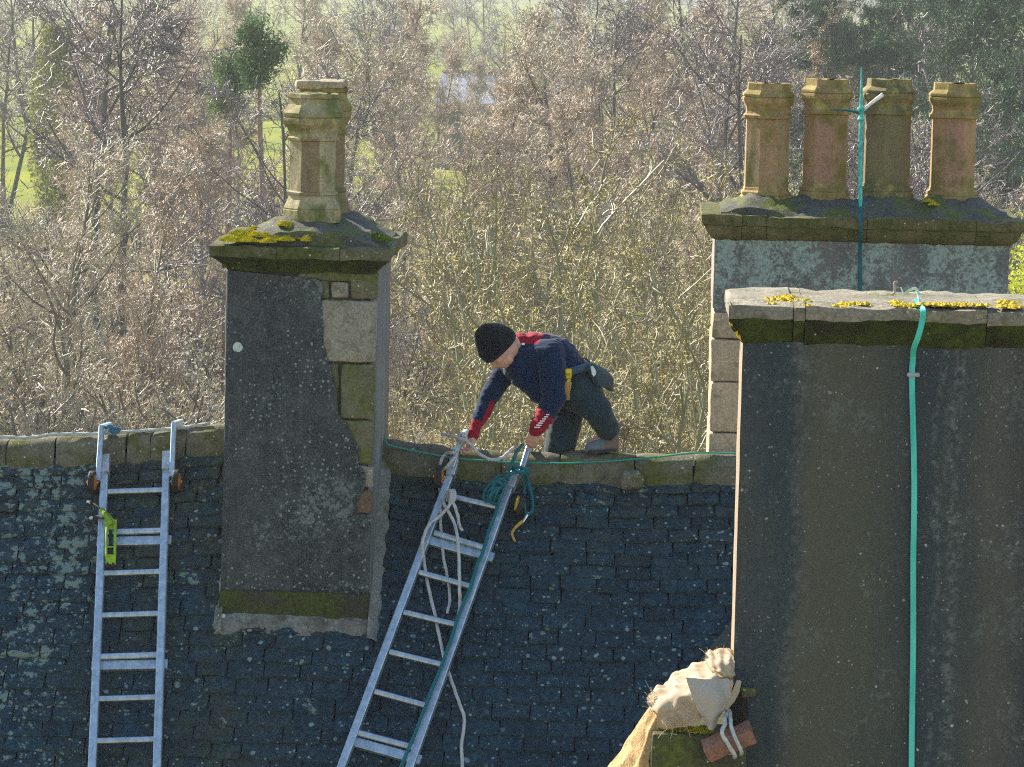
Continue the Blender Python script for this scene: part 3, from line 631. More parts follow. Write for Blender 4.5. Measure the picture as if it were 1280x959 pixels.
for i in range(4):
    obj('cap_stone', cap_piece(jn[i], jn[i + 1], vn, vn + Nd, prof, 40 + i * 2.9, i == 0, i == 3, 6, .007, .016), [MAT['cap_top'], MAT['moss_dark']], nc, smooth=True)
# crusts of yellow lichen along the cap edge
ylich = MT('yellow_lichen', .95, 0, .05); ylich.col(ylich.mix(ylich.ramp(ylich.noise(60, 4), .4, .6), (.62, .40, .02), (.45, .36, .06))); ylich.bump(ylich.noise(150, 3), .6, .004); ylich = ylich.m
def crust(cx, cy, rx, rz, dv, seed, top=True):
    rr = random.Random(seed); V, F = [], []; q = NL(cx, cy, dv); n = 7
    for _ in range(int(75 * rx / .05)):
        u = q.x + rr.gauss(0, .5) * rx; v = q.y + rr.gauss(0, .5) * rz; w = q.z + rr.uniform(-.004, .006); r = rr.uniform(.005, .019); b = len(V)
        V.append(B(u, v, w + r * .35))
        for k in range(n): a = k * 6.283 / n; V.append(B(u + r * math.cos(a) * rr.uniform(.7, 1.3), v + r * math.sin(a) * rr.uniform(.7, 1.3), w - .004))
        for k in range(n): F.append([b, b + 1 + k, b + 1 + (k + 1) % n])
    return V, F
for i, (x, y, rx, rz) in enumerate([(962, 378, .04, .05), (1000, 377, .04, .05), (975, 375, .05, .03), (1012, 384, .05, .025), (985, 372, .03, .05), (1065, 381, .07, .025), (1052, 384, .05, .02), (1135, 383, .05, .03), (1175, 382, .08, .02), (1210, 382, .08, .02), (1262, 384, .05, .03), (1258, 379, .03, .05), (1120, 379, .03, .02)]):
    dv = -.03 + (386 - y) * .012
    if i % 1 == 0: obj('yellow_lichen', crust(x, y - 1, rx, rz, dv, i), ylich, nc, kind='stuff')
# lichen on the chamfered left end
q = NL(909, 412, .02); V, F = [], []
rr = random.Random(5)
for _ in range(60):
    f = rr.random(); u = Nu0 - .048 + .04 * f; w = NT + .075 - .06 * f; v = vn - .045 + .02 * f + rr.uniform(-.01, .09); b = len(V); r = rr.uniform(.006, .014)
    V += [B(u - .012, v, w), B(u, v - r, w + r), B(u, v + r, w + r), B(u + .004, v + r, w - r), B(u + .004, v - r, w - r)]; F += [[b, b + 1, b + 2], [b, b + 2, b + 3], [b, b + 3, b + 4], [b, b + 4, b + 1]]
obj('yellow_lichen', (V, F), ylich, nc, kind='stuff')
# stub wall under the sacking
sa, sb_ = NL(814, 965, -.1), NL(897, 912, -.1)
obj('stub_wall', rbox((sa.x, vn - .12, NB - .5), (sb_.x + .12, vn + .4, sb_.z - .02), .012, .04, .006, 10), mat_stone('green_black_stone', (.09, .095, .06), (.06, .062, .035), .5, (.06, .07, .015), lich=.6), near, smooth=True)
obj('moss', moss_clump([(sa.x + .1, vn - .02, sb_.z - .015, .09, .06), (sa.x + .19, vn - .05, sb_.z - .015, .06, .05)], 700, .02, 9, .003), MAT['moss'], near, kind='stuff')
# broken hollow where the flank meets the stub; a black block paints its shade
hq = NL(931, 862, -.0)
obj('broken_mortar_and_shade', rbox(hq - Vector((.07, .012, .16)), hq + Vector((.015, .03, .015)), .012, .02, .012, 20), MAT['soot_and_shade'], near, smooth=True)
obj('broken_mortar_and_shade', rbox(hq - Vector((.02, .02, .03)), hq + Vector((.05, .03, .01)), .012, .02, .01, 20), MAT['haunch'], near, smooth=True)
# lightning conductor tape down the near chimney
tapem = MT('green_tape', .45, 0, .4); tapem.col(tapem.mix(tapem.ramp(tapem.noise(20, 3, tapem.vec((1, 1, .2))), .4, .6), (.03, .42, .34), (.07, .54, .44))); tapem = tapem.m
palet = plain('bleached_tape', (.45, .58, .45), .6)
tp = empty('conductor_tape', NW(1140, 959, -.02), label='green lightning conductor tape hanging down the near chimney face', cat='tape')
tv = -.085
obj('strip', strap([NW(1146, 374, .16), NW(1150, 383, .02), NW(1153.5, 388, tv + .005), NW(1153, 400, tv - .002), NW(1148, 420, tv), NW(1142.5, 435, tv + .03), NW(1141, 450, -.012), NW(1140, 480, -.012), NW(1142.8, 600, -.012), NW(1141.6, 700, -.014), NW(1141.5, 800, -.012), NW(1140.5, 870, -.012), NW(1139.5, 945, -.012), NW(1139, 1050, -.012)], .023, .005, Vector((0, -1, 0)), 5), tapem, tp)
obj('frayed_end', strap([NW(1131, 367, .2), NW(1133, 366, .2), NW(1141, 361, .19), NW(1146, 362, .18), NW(1149, 372, .14), NW(1150.5, 384, .0)], .012, .003, Vector((.2, -1, .2)), 4), palet, tp)
obj('frayed_end', tube([NW(1126, 359, .21), NW(1129, 366, .2), NW(1132, 367.5, .2)], .003, 5, 3), palet, tp)
obj('clip', rbox(NL(1133.5, 471.5, -.02), NL(1149.5, 465.5, -.0) , .006, .01, .001), plain('grey_clip', (.28, .28, .3), .5), tp, smooth=True)
cp = NW(1118, 360, .25)
obj('wire_stub', tube([NW(1114, 368.5, .2), NW(1118, 366, .2), NW(1118.5, 360, .2), NW(1118, 353.5, .2), NW(1122, 352.5, .2)], .005, 6, 3), plain('bent_wire', (.3, .27, .22), .6), near)
# valley flashing where the near wing's roof meets the big slope
def RP(x, y, off=0.0): return BM @ RL(x, y, off)
vm = mat_stone('lead_flashing', (.07, .08, .075), (.05, .06, .055), .45, (.05, .06, .02), lich=.3)
pts = [RP(915, 779, .02), RP(893, 806, .02), RP(872, 832, .02), RP(846, 850, .02), RP(846, 1000, .02), RP(1100, 1000, .02), RP(1100, 600, .02), RP(950, 735, .02)]
obj('valley_flashing', extrude_poly(pts[::-1] if True else pts, BM.to_3x3() @ (RN * .035)), vm, house)
# extrude_poly pushes along +normal: front face therefore sits 55 mm over the slates

# ------------------------------------------------------------------ sacking, brick, wires
hes = MT('hessian', .95, 0, .05); w1 = hes.noise(9, 4); hes.col(hes.mix(hes.ramp(w1, .35, .65), (.56, .45, .31), (.68, .57, .42))); 
wv = hes.t.nodes.new('ShaderNodeTexWave'); wv.inputs['Scale'].default_value = 170; hes.lk(hes.pos, wv.inputs['Vector']); wv2 = hes.t.nodes.new('ShaderNodeTexWave'); wv2.bands_direction = 'Z'; wv2.inputs['Scale'].default_value = 170; hes.lk(hes.pos, wv2.inputs['Vector'])
hes.bump(hes.math('ADD', hes.math('ADD', wv.outputs['Fac'], wv2.outputs['Fac']), hes.math('MULTIPLY', hes.noise(40, 4), 3)), .5, .003)
_t = hes.t.nodes.new('ShaderNodeBsdfTranslucent'); _t.inputs[0].default_value = (.62, .40, .16, 1); _m = hes.t.nodes.new('ShaderNodeMixShader'); _m.inputs[0].default_value = .22
_o = [n for n in hes.t.nodes if n.type == 'OUTPUT_MATERIAL'][0]; hes.t.links.new(hes.b.outputs[0], _m.inputs[1]); hes.t.links.new(_t.outputs[0], _m.inputs[2]); hes.t.links.new(_m.outputs[0], _o.inputs[0]); hes = hes.m
def sheet(rows, nu, nvv, th, amp, seed, fold=0.0, fdir=30, T=None):
    """cloth through a grid of control points (rows of equal length), with folds and a real thickness"""
    G = [spline(r, max(1, nu // (len(r) - 1))) for r in rows]; n = len(G[0]); cols = [spline([g[i] for g in G], max(1, nvv // (len(rows) - 1))) for i in range(n)]; m = len(cols[0])
    Pn = [[None] * m for _ in range(n)]
    for i in range(n):
        for j in range(m):
            a = cols[min(i + 1, n - 1)][j] - cols[max(i - 1, 0)][j]; b = cols[i][min(j + 1, m - 1)] - cols[i][max(j - 1, 0)]; nn = a.cross(b)
            nn = nn.normalized() if nn.length > 1e-9 else Vector((0, -1, 0)); p = cols[i][j]
            dd = nz(p, 9, seed) * amp + nz(p, 24, seed) * amp * .55 - abs(nz(p, 17, seed + 9)) * amp * .9 + (fold * math.sin(i / n * fdir + 2 * nz((i * .02, j * .06, 0), 1, seed) + j * .03) if fold else 0)
            Pn[i][j] = (p + nn * dd + nv(p, 50, seed) * .002, nn)
    V = [Pn[i][j][0] + Pn[i][j][1] * s * th / 2 for s in (1, -1) for i in range(n) for j in range(m)]; N = n * m; F = []
    for i in range(n - 1):
        for j in range(m - 1): a = i * m + j; F += [[a, a + m, a + m + 1, a + 1], [N + a, N + a + 1, N + a + m + 1, N + a + m]]
    for i in range(n - 1): a = i * m; F.append([a, N + a, N + a + m, a + m]); a = i * m + m - 1; F.append([a, a + m, N + a + m, N + a])
    for j in range(m - 1): F.append([j, j + 1, N + j + 1, N + j]); a = (n - 1) * m + j; F.append([a, N + a, N + a + 1, a + 1])
    return V, F
sack = empty('hessian_sack', NW(860, 912, -.1), label='sunlit hessian sacking bundled over the stub wall against the near chimney', cat='sacking')
g = NW
obj('cloth', sheet([
    [g(811, 868, .10), g(830, 852, .22), g(860, 836, .30), g(890, 826, .32), g(918, 818, .28)],
    [g(809, 878, .0), g(832, 864, .08), g(858, 848, .12), g(888, 838, .14), g(918, 836, .12)],
    [g(815, 888, -.08), g(836, 876, -.1), g(860, 862, -.1), g(888, 848, -.1), g(916, 850, -.05)],
    [g(822, 898, -.08), g(842, 892, -.13), g(866, 884, -.14), g(890, 862, -.13), g(912, 862, -.06)],
    [g(824, 908, -.06), g(846, 910, -.12), g(868, 905, -.13), g(886, 890, -.12), g(904, 882, -.08)]], 48, 48, .005, .02, 3.0, .006, 30), hes, sack, smooth=True)
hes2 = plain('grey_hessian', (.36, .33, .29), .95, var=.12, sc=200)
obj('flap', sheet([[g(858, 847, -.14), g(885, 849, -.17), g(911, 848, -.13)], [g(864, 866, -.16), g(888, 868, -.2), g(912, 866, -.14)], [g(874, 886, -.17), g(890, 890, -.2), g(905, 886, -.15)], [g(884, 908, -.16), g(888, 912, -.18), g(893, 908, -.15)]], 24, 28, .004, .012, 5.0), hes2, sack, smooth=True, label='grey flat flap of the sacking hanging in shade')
obj('tail', sheet([[g(819, 878, .14), g(823, 877, .04), g(828, 880, -.04), g(836, 890, -.06)], [g(795, 908, .16), g(803, 914, .05), g(811, 916, -.02), g(822, 912, -.05)], [g(775, 938, .18), g(786, 946, .06), g(798, 950, -.02), g(811, 948, -.06)], [g(752, 970, .2), g(768, 975, .07), g(786, 985, -.0), g(812, 985, -.06)], [g(735, 1000, .2), g(752, 1010, .07), g(775, 1015, -.0), g(812, 1015, -.06)]], 30, 40, .006, .013, 8.0, .007, 14), mat_stone('warm_lit_hessian', (.52, .36, .18), (.42, .28, .13), .0, lich=0, dark=.15), sack, smooth=True)  # warm light on the tail is put into its ochre colour
obj('fold', sheet([[g(884, 822, .1), g(896, 817, .12), g(919, 814, .1)], [g(884, 832, .0), g(900, 829, -.02), g(918, 828, .0)], [g(890, 840, -.06), g(902, 843, -.09), g(917, 846, -.06)]], 26, 20, .012, .02, 12.0, .004, 22), hes, sack, smooth=True)
V, F = [], []; rr = random.Random(8)
for _ in range(230):                                    # frayed threads on the upper edge and round the hem
    x, y, dv = rr.choice([(rr.uniform(884, 918), rr.uniform(815, 824), .1), (rr.uniform(810, 826), rr.uniform(865, 895), -.02), (rr.uniform(872, 895), rr.uniform(880, 908), -.16), (rr.uniform(828, 860), rr.uniform(895, 912), -.14)])
    p = g(x, y, dv); d = Vector((rr.gauss(0, 1), rr.gauss(0, 1), rr.gauss(.2, 1))) * .012; t_ = tube([p, p + d, p + d * 1.6 + Vector((0, 0, rr.uniform(-.01, .006)))], .0011, 3, 1); k = len(V); V += t_[0]; F += [[i + k for i in f] for f in t_[1]]
obj('frayed_threads', (V, F), hes, sack, kind='stuff')
obj('torn_strip', sheet([[g(921, 850, -.05), g(927, 852, -.05)], [g(913, 868, -.07), g(922, 870, -.07)], [g(902, 882, -.1), g(910, 886, -.1)], [g(893, 891, -.12), g(896, 895, -.12)]], 6, 24, .008, .008, 15), hes, sack, smooth=True)
# brick slung on its wires
bc = NW(911, 927, -.17); ang = R(25)
bm_ = Matrix.Translation(bc) @ Matrix.Rotation(R(YAW), 4, 'Z') @ Matrix.Rotation(-ang, 4, 'Y') @ Matrix.Rotation(R(18), 4, 'X')
brickm = mat_stone('old_brick', (.32, .15, .10), (.26, .15, .11), .0, lich=.4, dark=.3)
obj('brick', rbox((-.105, -.045, -.034), (.105, .045, .034), .009, .03, .004, 18, T=bm_), brickm, smooth=True, label='red brick slung on two wires beside the sacking against the near chimney', cat='brick')
wr = empty('wire_sling', NW(908, 905, -.2), label='pale twisted wire sling looped round the hanging red brick', cat='wire')
wm = plain('galvanised_wire', (.4, .43, .42), .5, .3)
for a_, nm in ((0, 1), (1, 1)):
    pts = [g(911, 888, -.13), g(907, 896, -.2), g(906, 906, -.235), g(902.5, 916, -.25), g(910, 930, -.25), g(918.5, 944, -.24), g(918, 947, -.2)] if a_ == 0 else [g(912, 889, -.13), g(913, 897, -.2), g(914, 908, -.235), g(919, 922, -.25), g(924, 933, -.25), g(927, 940, -.24), g(926, 943, -.2)]
    obj('wire', tube(pts, .0085, 7, 5, .08), wm, wr, smooth=True)
# ================================================================== ladders
alu = MT('aluminium', .5, .85, .5); alu.col(alu.mix(alu.ramp(alu.noise(30, 4, alu.vec((1, 1, .3))), .35, .65), (.34, .43, .50), (.52, .61, .68))); alu.bump(alu.noise(120, 3), .15, .002); alu = alu.m
steel = plain('grey_steel', (.42, .45, .48), .5, .7)
rubber = plain('black_rubber', (.02, .02, .022), .7); orange = plain('orange_hub', (.42, .15, .02), .6)
N3 = BM.to_3x3() @ RN
def ladder(name, lab, rails, rungs, bars, clamps, hooks, wheels, off=.085, grp='aluminium roof ladders hooked over the ridge'):
    ps = [RP(*r, off) for rl in rails for r in rl]; base = (ps[1] + ps[3]) / 2
    ld_ = empty(name, base, 0, label=lab, cat='ladder', group=grp)
    for (a, b) in rails:
        obj('rail', beam(RP(*a, off), RP(*b, off), .045, .062, N3, .12), alu, ld_)
    for a, b in rungs: obj('rung', beam(RP(*a, off + .005), RP(*b, off + .005), .034, .03, N3, .3), alu, ld_)
    for a, b in bars: obj('bearer_bar', beam(RP(*a, off - .028), RP(*b, off - .028), .06, .03, N3, .1), alu, ld_)
    for a, b in clamps: obj('clamp', beam(RP(*a, off + .01), RP(*b, off + .01), .054, .08, N3, .08), steel, ld_)
    for (top, low) in hooks:
        pt = LW(*top, -.1) ; pl = RP(*low, off + .03)
        arm = [pl, pt, pt + (BM.to_3x3() @ Vector((0, .02, .01)))]
        h = obj('ridge_hook', cat(beam(pl, pt, .03, .045, N3, .15), beam(pt + Vector((0, -.01, -.004)), pt + (BM.to_3x3() @ Vector((0, .30, -.03))), .03, .04, (0, 0, 1), .15), beam(pt + (BM.to_3x3() @ Vector((0, .285, -.03))), pt + (BM.to_3x3() @ Vector((0, .36, -.28))), .03, .04, (0, 1, .2), .15)), alu, ld_)
    for (x, y, r) in wheels:
        c = RP(x, y, off + .03); X = BM.to_3x3() @ Vector((1, 0, 0)); Mx = Matrix.Translation(c) @ X.to_track_quat('Z', 'Y').to_matrix().to_4x4()
        w_ = obj('wheel', lathe([(r * .72, -.016), (r * .95, -.018), (r, -.01), (r, .01), (r * .95, .018), (r * .72, .016)], Mx, 24), rubber, ld_, smooth=False)
        obj('hub', lathe([(r * .2, -.03), (r * .66, -.021), (r * .7, -.017), (r * .7, .017), (r * .66, .021), (r * .2, .03)], Mx, 20), orange, w_)
        obj('axle', tube([c - X * .035, c + X * .035], .008, 8, 1), steel, w_)
    return ld_
def ext(a, b, y2): f = (y2 - a[1]) / (b[1] - a[1]); return (a[0] + (b[0] - a[0]) * f, y2)
A1 = ((131, 588), ext((131, 588), (115.5, 959), 1085)); A2 = ((208.5, 584), ext((208.5, 584), (196.5, 959), 1085))
def on(r, y): f = (y - r[0][1]) / (r[1][1] - r[0][1]); return (r[0][0] + (r[1][0] - r[0][0]) * f, y)
ys = [614, 664.5, 716, 768.5, 820, 873, 925.5, 979, 1033]
lad1 = ladder('roof_ladder', 'straight aluminium roof ladder on the slates left of the left chimney', [A1, A2], [(on(A1, y + 1), on(A2, y - 1.5)) for y in ys],
    [((on(A1, 677)[0] - 6, 678), (on(A2, 677)[0] + 9, 676)), ((on(A1, 832)[0] - 6, 833), (on(A2, 832)[0] + 9, 831)), ((on(A1, 988)[0] - 6, 990), (on(A2, 988)[0] + 9, 988))],
    [((132, 572), (131.3, 594)), ((209.2, 568), (208.5, 590))], [((127, 534), (122.5, 602)), ((217.5, 530), (215, 597))], [(115.5, 603, .07), (220.5, 602, .072)])
B1 = ((563, 594), ext((562, 596), (429, 954), 1085)); B2 = ((637, 609), ext((637, 609), (514.5, 954), 1085))
rg = [((562, 620), (630, 636)), ((543, 666), (610, 686)), ((524, 715.5), (592, 734)), ((505, 765.5), (570, 781)), ((487, 815), (555, 831.5)), ((468.5, 864.5), (538, 883.5)), ((448, 916), (520, 935)), ((428, 969), (500, 988)), ((409, 1022), (481, 1042))]
lad2 = ladder('roof_ladder', 'slanting aluminium roof ladder hung with ropes that the man is holding', [B1, B2], rg,
    [((536, 676), (617, 698)), ((436, 926), (526, 951))], [((568, 577), (562.5, 597)), ((645.5, 590), (637, 612))], [((578.5, 543), (565, 585)), ((661, 559), (651.5, 590))], [(549, 596, .07)])
hb = obj('wheel', lathe([(.05, -.016), (.066, -.018), (.07, -.01), (.07, .01), (.066, .018), (.05, .016)], Matrix.Translation(RP(651, 632, .07)) @ (BM.to_3x3() @ Vector((1, 0, -.25))).to_track_quat('Z', 'Y').to_matrix().to_4x4(), 24), rubber, lad2)
obj('hub', lathe([(.02, -.026), (.044, -.022), (.047, -.017), (.047, .017), (.044, .022), (.02, .026)], Matrix.Translation(RP(649, 630, .075)) @ (BM.to_3x3() @ Vector((1, 0, -.25))).to_track_quat('Z', 'Y').to_matrix().to_4x4(), 20), plain('yellow_hub', (.55, .38, .03), .6), hb)

# ================================================================== ropes
def ropemat(name, c, c2):
    m = MT(name, .85, 0, .2); w = m.t.nodes.new('ShaderNodeTexWave'); w.inputs['Scale'].default_value = 34; w.inputs['Distortion'].default_value = 1.5; w.bands_direction = 'DIAGONAL'; m.lk(m.pos, w.inputs['Vector'])
    m.col(m.mix(m.math('MULTIPLY', w.outputs['Fac'], .8), c, c2)); m.bump(w.outputs['Fac'], .5, .004); return m.m
wrm = ropemat('white_rope', (.42, .42, .42), (.56, .55, .53)); trm = ropemat('teal_rope', (.005, .10, .125), (.015, .19, .21)); grm = ropemat('green_cord', (.02, .22, .17), (.06, .36, .28))
def rp(x, y, o=.13): return RP(x, y, o)
rope = empty('rope', RP(560, 640, .12), label='greyish-white rope looped round the slanting ladder and trailing down the slates', cat='rope')
RR = .0100
T3 = lambda x, y, v: LW(x, y, v)
obj('strand', tube([T3(552, 543, -.1), T3(566, 545, -.16), T3(578, 549, -.19), T3(584, 551, -.19), T3(592, 560, -.2), T3(600, 568, -.2), T3(614, 574.5, -.22), T3(628, 572, -.2), T3(636, 565, -.17), T3(643, 559, -.15)], RR, 8, 6, .1), wrm, rope, smooth=True)
obj('strand', tube([T3(574, 546, -.12), T3(578, 544, -.16), T3(583, 548, -.15), T3(578, 552, -.16), T3(573, 549, -.13)], RR, 8, 6, .1), wrm, rope, smooth=True, label='wrap round the left hook')
obj('strand', tube([rp(572, 570, .12), rp(566, 566, .19), rp(557, 568), rp(551, 577), rp(551, 588, .1), rp(558, 584, .16), rp(565, 576, .19), rp(571, 567, .17), rp(566, 562, .1)], RR, 8, 6, .1), wrm, rope, smooth=True)
obj('strand', tube([rp(552, 586, .08), rp(549, 604, .07), rp(552, 620, .09), rp(556, 632, .15), rp(567, 652, .12), rp(572, 673, .16), rp(574, 707, .14), rp(574.5, 738, .13), rp(575, 756, .08), rp(572, 776, .04), rp(567, 798, .04)], RR, 8, 6, .1), wrm, rope, smooth=True)
obj('strand', tube([rp(566, 624, .15), rp(560, 634, .17), rp(549, 646, .13), rp(537, 655, .15), rp(530, 670, .16), rp(528, 684, .14), rp(531, 708, .06), rp(536, 736, .05), rp(544, 770, .05), rp(554, 818, .05), rp(559.5, 837, .04), rp(566, 856, .035), rp(573, 876, .035), rp(580.5, 900, .035), rp(577, 932, .035), rp(579, 975, .035)], RR, 8, 6, .1), wrm, rope, smooth=True)
obj('strand', tube([rp(551, 636, .12), rp(551, 660, .06), rp(554, 694, .06), rp(559, 720, .05), rp(562.5, 748, .04), rp(559, 767, .035)], RR * .9, 8, 6, .1), wrm, rope, smooth=True)
obj('strand', tube([rp(562, 628, .15), rp(567, 630, .16), rp(572, 644, .12), rp(574, 656, .1), rp(578, 664, .08)], RR, 8, 6, .1), wrm, rope, smooth=True)
obj('knot', cat(*[tube([rp(558 + k * 2.4, 626, .07), rp(559 + k * 2.6, 617, .13), rp(562 + k * 2.6, 613, .17), rp(564 + k * 2.4, 620, .18), rp(562 + k * 2, 630, .15)], RR, 8, 5) for k in range(3)]), wrm, rope, smooth=True)
tr = empty('rope', RP(632, 610, .12), label='teal rope knotted round the right rail of the slanting ladder', cat='rope')
obj('strand', tube([T3(653.5, 555.5, -.16), rp(646, 565, .22), rp(640, 580, .2), rp(634, 594, .16), rp(629, 604, .18), rp(620, 616, .2), rp(610, 627, .17)], .0105, 8, 6, .1), trm, tr, smooth=True)
obj('strand', tube([rp(624, 618, .16), rp(620, 640, .12), rp(612, 661, .16), rp(605, 686, .17), rp(596, 708, .14), rp(587.5, 735, .14), rp(574.5, 766, .14), rp(559.5, 812, .14), rp(537, 869.5, .14), rp(520, 914, .14), rp(501, 959, .14), rp(480, 1010, .14)], .0105, 8, 6, .1), trm, tr, smooth=True)
obj('loop', tube([rp(640, 588, .12), rp(644, 584, .19), rp(656, 586, .2), rp(661, 589, .18), rp(655, 591, .2), rp(645, 590, .21), rp(636, 594, .2), rp(634, 600, .17)], .0115, 8, 6, .1), trm, tr, smooth=True)
obj('loop', tube([rp(654, 590, .17), rp(656, 600, .1), rp(655.5, 622, .05), rp(656.5, 639, .05), rp(660, 643, .05), rp(665.5, 637, .05), rp(665, 622, .06), rp(661, 604, .1), rp(657, 591, .18)], .0095, 8, 6, .1), trm, tr, smooth=True)
rr = random.Random(3)
for k in range(3):
    x0, y0 = 620 + k * 3.5, 600 + k * 4.5
    obj('coil', tube([rp(x0 + 6, y0 - 6, .16), rp(x0, y0 - 2, .2), rp(x0 - 8 - k * 3, y0 + 6 + k * 2, .2 + .015 * k), rp(x0 - 15 + k, y0 + 17 + k, .17), rp(x0 - 13 + 4 * k, y0 + 27 - 3 * k, .16), rp(x0 - 6 + k, y0 + 20, .19), rp(x0 - 4 + k * 2, y0 + 10, .22), rp(x0 + 4, y0, .2)], .0085, 8, 6, .1), trm, tr, smooth=True)
obj('knot', tube([rp(617, 605, .17), rp(623, 600, .22), rp(630, 600, .2), rp(630, 608, .18), rp(622, 611, .22), rp(616, 608, .2), rp(620, 602, .23), rp(628, 605, .23)], .011, 8, 6, .1), trm, tr, smooth=True)
snap = empty('snap_hook', RP(655, 650, .04), label='small metal snap hook with a yellow cord tail below the teal rope loop', cat='snap hook')
obj('hook_body', tube([rp(660.5, 641, .05), rp(657, 647, .05), rp(653, 653, .045)], .008, 8, 4), plain('bright_steel', (.75, .78, .8), .25, .9), snap, smooth=True)
obj('cord_tail', tube([rp(653, 652, .05), rp(648, 656, .05), rp(643, 661, .045), rp(640, 667, .04), rp(642, 673, .04), rp(644, 677, .035)], lambda s: .011 - .005 * s, 7, 5), plain('yellow_cord', (.5, .32, .06), .8), snap, smooth=True)
# cords lying on the ridge
def on_ridge(px, py, v=-.145): return LW(px, py, v)
obj('cord', tube([LW(481, 546, -.15), LW(484, 555, -.16), on_ridge(500, 560), on_ridge(540, 568), on_ridge(570, 572.5), on_ridge(600, 575.5), on_ridge(640, 578), on_ridge(700, 579), on_ridge(735, 578), on_ridge(770, 576), on_ridge(800, 573.5, -.145), on_ridge(830, 570.5, -.13), on_ridge(855, 567.5, -.1), on_ridge(880, 566, -.07), on_ridge(905, 566.5, -.06), on_ridge(935, 568, -.06)], .0052, 6, 6), grm, smooth=True, label='thin green cord stretched along the ridge stones right of the left chimney', cat='cord')
lro = ropemat('pale_rope', (.36, .42, .4), (.5, .5, .45))
obj('rope', tube([LW(-60, 549, -.10), LW(-20, 547.5, -.1), LW(10, 546.5, -.1), LW(30, 547.5, -.1), LW(50, 545.5, -.1), LW(62, 543.5, -.09), LW(80, 543, -.08), LW(105, 542.5, -.07), LW(130, 542, -.07), LW(150, 540.5, -.07), LW(180, 538.5, -.06), LW(215, 536, -.06), LW(240, 533, -.06), LW(262, 529, -.05)], .0105, 7, 6, .1), lro, smooth=True, label='pale rope lying along the ridge stones left of the left chimney', cat='rope')
obj('rope', cat(*[tube([LW(131 + k, 534 + k, -.11), LW(136 + k, 532.5 + k, -.13), LW(142, 535 + k * 2, -.12), LW(149 - k, 537 + k, -.1), LW(144, 541 - k, -.12), LW(136, 538, -.14)], .010, 7, 5, .1) for k in range(2)]), ropemat('blue_rope', (.03, .11, .2), (.08, .25, .36)), smooth=True, label='short blue rope end knotted at the top of the straight ladder', cat='rope')
# lime green tool frame on the left ladder
lime = plain('lime_plastic', (.24, .42, .02), .5); lt = empty('tool_lanyard', RP(138, 690, .13), label='lime green tool frame on a lanyard hanging on the straight ladder', cat='tool lanyard')
lo_ = .135
obj('frame', cat(tube([rp(134, 657, lo_), rp(133, 664, lo_), rp(132.5, 696, lo_)], .008, 6, 2), tube([rp(143.5, 657, lo_), rp(144, 664, lo_), rp(143.5, 696, lo_)], .008, 6, 2), tube([rp(133, 684, lo_), rp(143.5, 683.5, lo_)], .004, 6, 1)), lime, lt, smooth=True)
lim = [(133, 697, 144, 704), (133, 654, 144.5, 659)]
for (x0, y0, x1, y1) in lim: obj('end_cap', rbox(BI @ rp(x0, y1, lo_ - .02), BI @ (rp(x1, y0, lo_) + N3 * .02), .015, .02, .003, 30), lime, lt, smooth=True)
obj('webbing', cat(tube([rp(127.5, 637, .15), rp(131, 644, .17), rp(136, 650, .16), rp(139, 656, .15)], .015, 8, 4), tube([rp(130, 640, .18), rp(137, 645, .16), rp(142, 652, .15), rp(144.5, 662, .14)], .007, 6, 4)), plain('lime_webbing', (.18, .3, .02), .8), lt, smooth=True)
blk = plain('black_cord', (.015, .015, .017), .7)
obj('cord', tube([rp(129, 639, .15), rp(122, 633, .14), rp(116, 629, .12), rp(111, 627.5, .1)], .006, 6, 4), blk, lt, smooth=True); obj('cord', tube([rp(129, 648, .15), rp(122, 646, .13), rp(115, 647, .11)], .009, 6, 4), blk, lt, smooth=True)
wt_ = plain('white_tip', (.6, .6, .58), .6)
obj('tip', tube([rp(113, 628, .105), rp(109, 627, .1)], .009, 7, 1), wt_, lt, smooth=True); obj('tip', tube([rp(116, 646.5, .115), rp(112, 648.5, .11)], .009, 7, 1), wt_, lt, smooth=True)
obj('weight', cat(tube([rp(138.5, 664, .1), rp(138.5, 682, .1)], .011, 8, 2), tube([rp(138, 686, .1), rp(138, 696, .1)], .013, 8, 2)), rubber, lt, smooth=True)
for dx in (134.5, 141.5): obj('foot', tube([rp(dx, 703, .12), rp(dx, 709, .12)], .008, 7, 1), rubber, lt)
# ================================================================== the roofer
MV = .0
def J(px, py, v): return LW(px, py, v)
man = empty('person', J(725, 566, .0), label='roofer in black beanie and navy and red sweater bending over the ridge', cat='person')
def cone_mesh(bm, p0, r0, p1, r1, seg=14):
    """tapered capsule"""
    d = p1 - p0; Lh = d.length; q = d.normalized().to_track_quat('Z', 'Y').to_matrix() if Lh > 1e-6 else Matrix.Identity(3)
    rings = []
    for i in range(1, 6): a = -math.pi / 2 + i * math.pi / 12; rings.append((r0 * math.cos(a), r0 * math.sin(a)))
    rings.append((r0, 0)); rings.append((r1, Lh))
    for i in range(1, 6): a = i * math.pi / 12; rings.append((r1 * math.cos(a), Lh + r1 * math.sin(a)))
    vs = [[bm.verts.new(p0 + q @ Vector((r * math.cos(k * 2 * math.pi / seg), r * math.sin(k * 2 * math.pi / seg), z))) for k in range(seg)] for r, z in rings]
    for a, b in zip(vs, vs[1:]):
        for k in range(seg): bm.faces.new([a[k], a[(k + 1) % seg], b[(k + 1) % seg], b[k]])
    bm.faces.new(vs[0][::-1]); bm.faces.new(vs[-1])
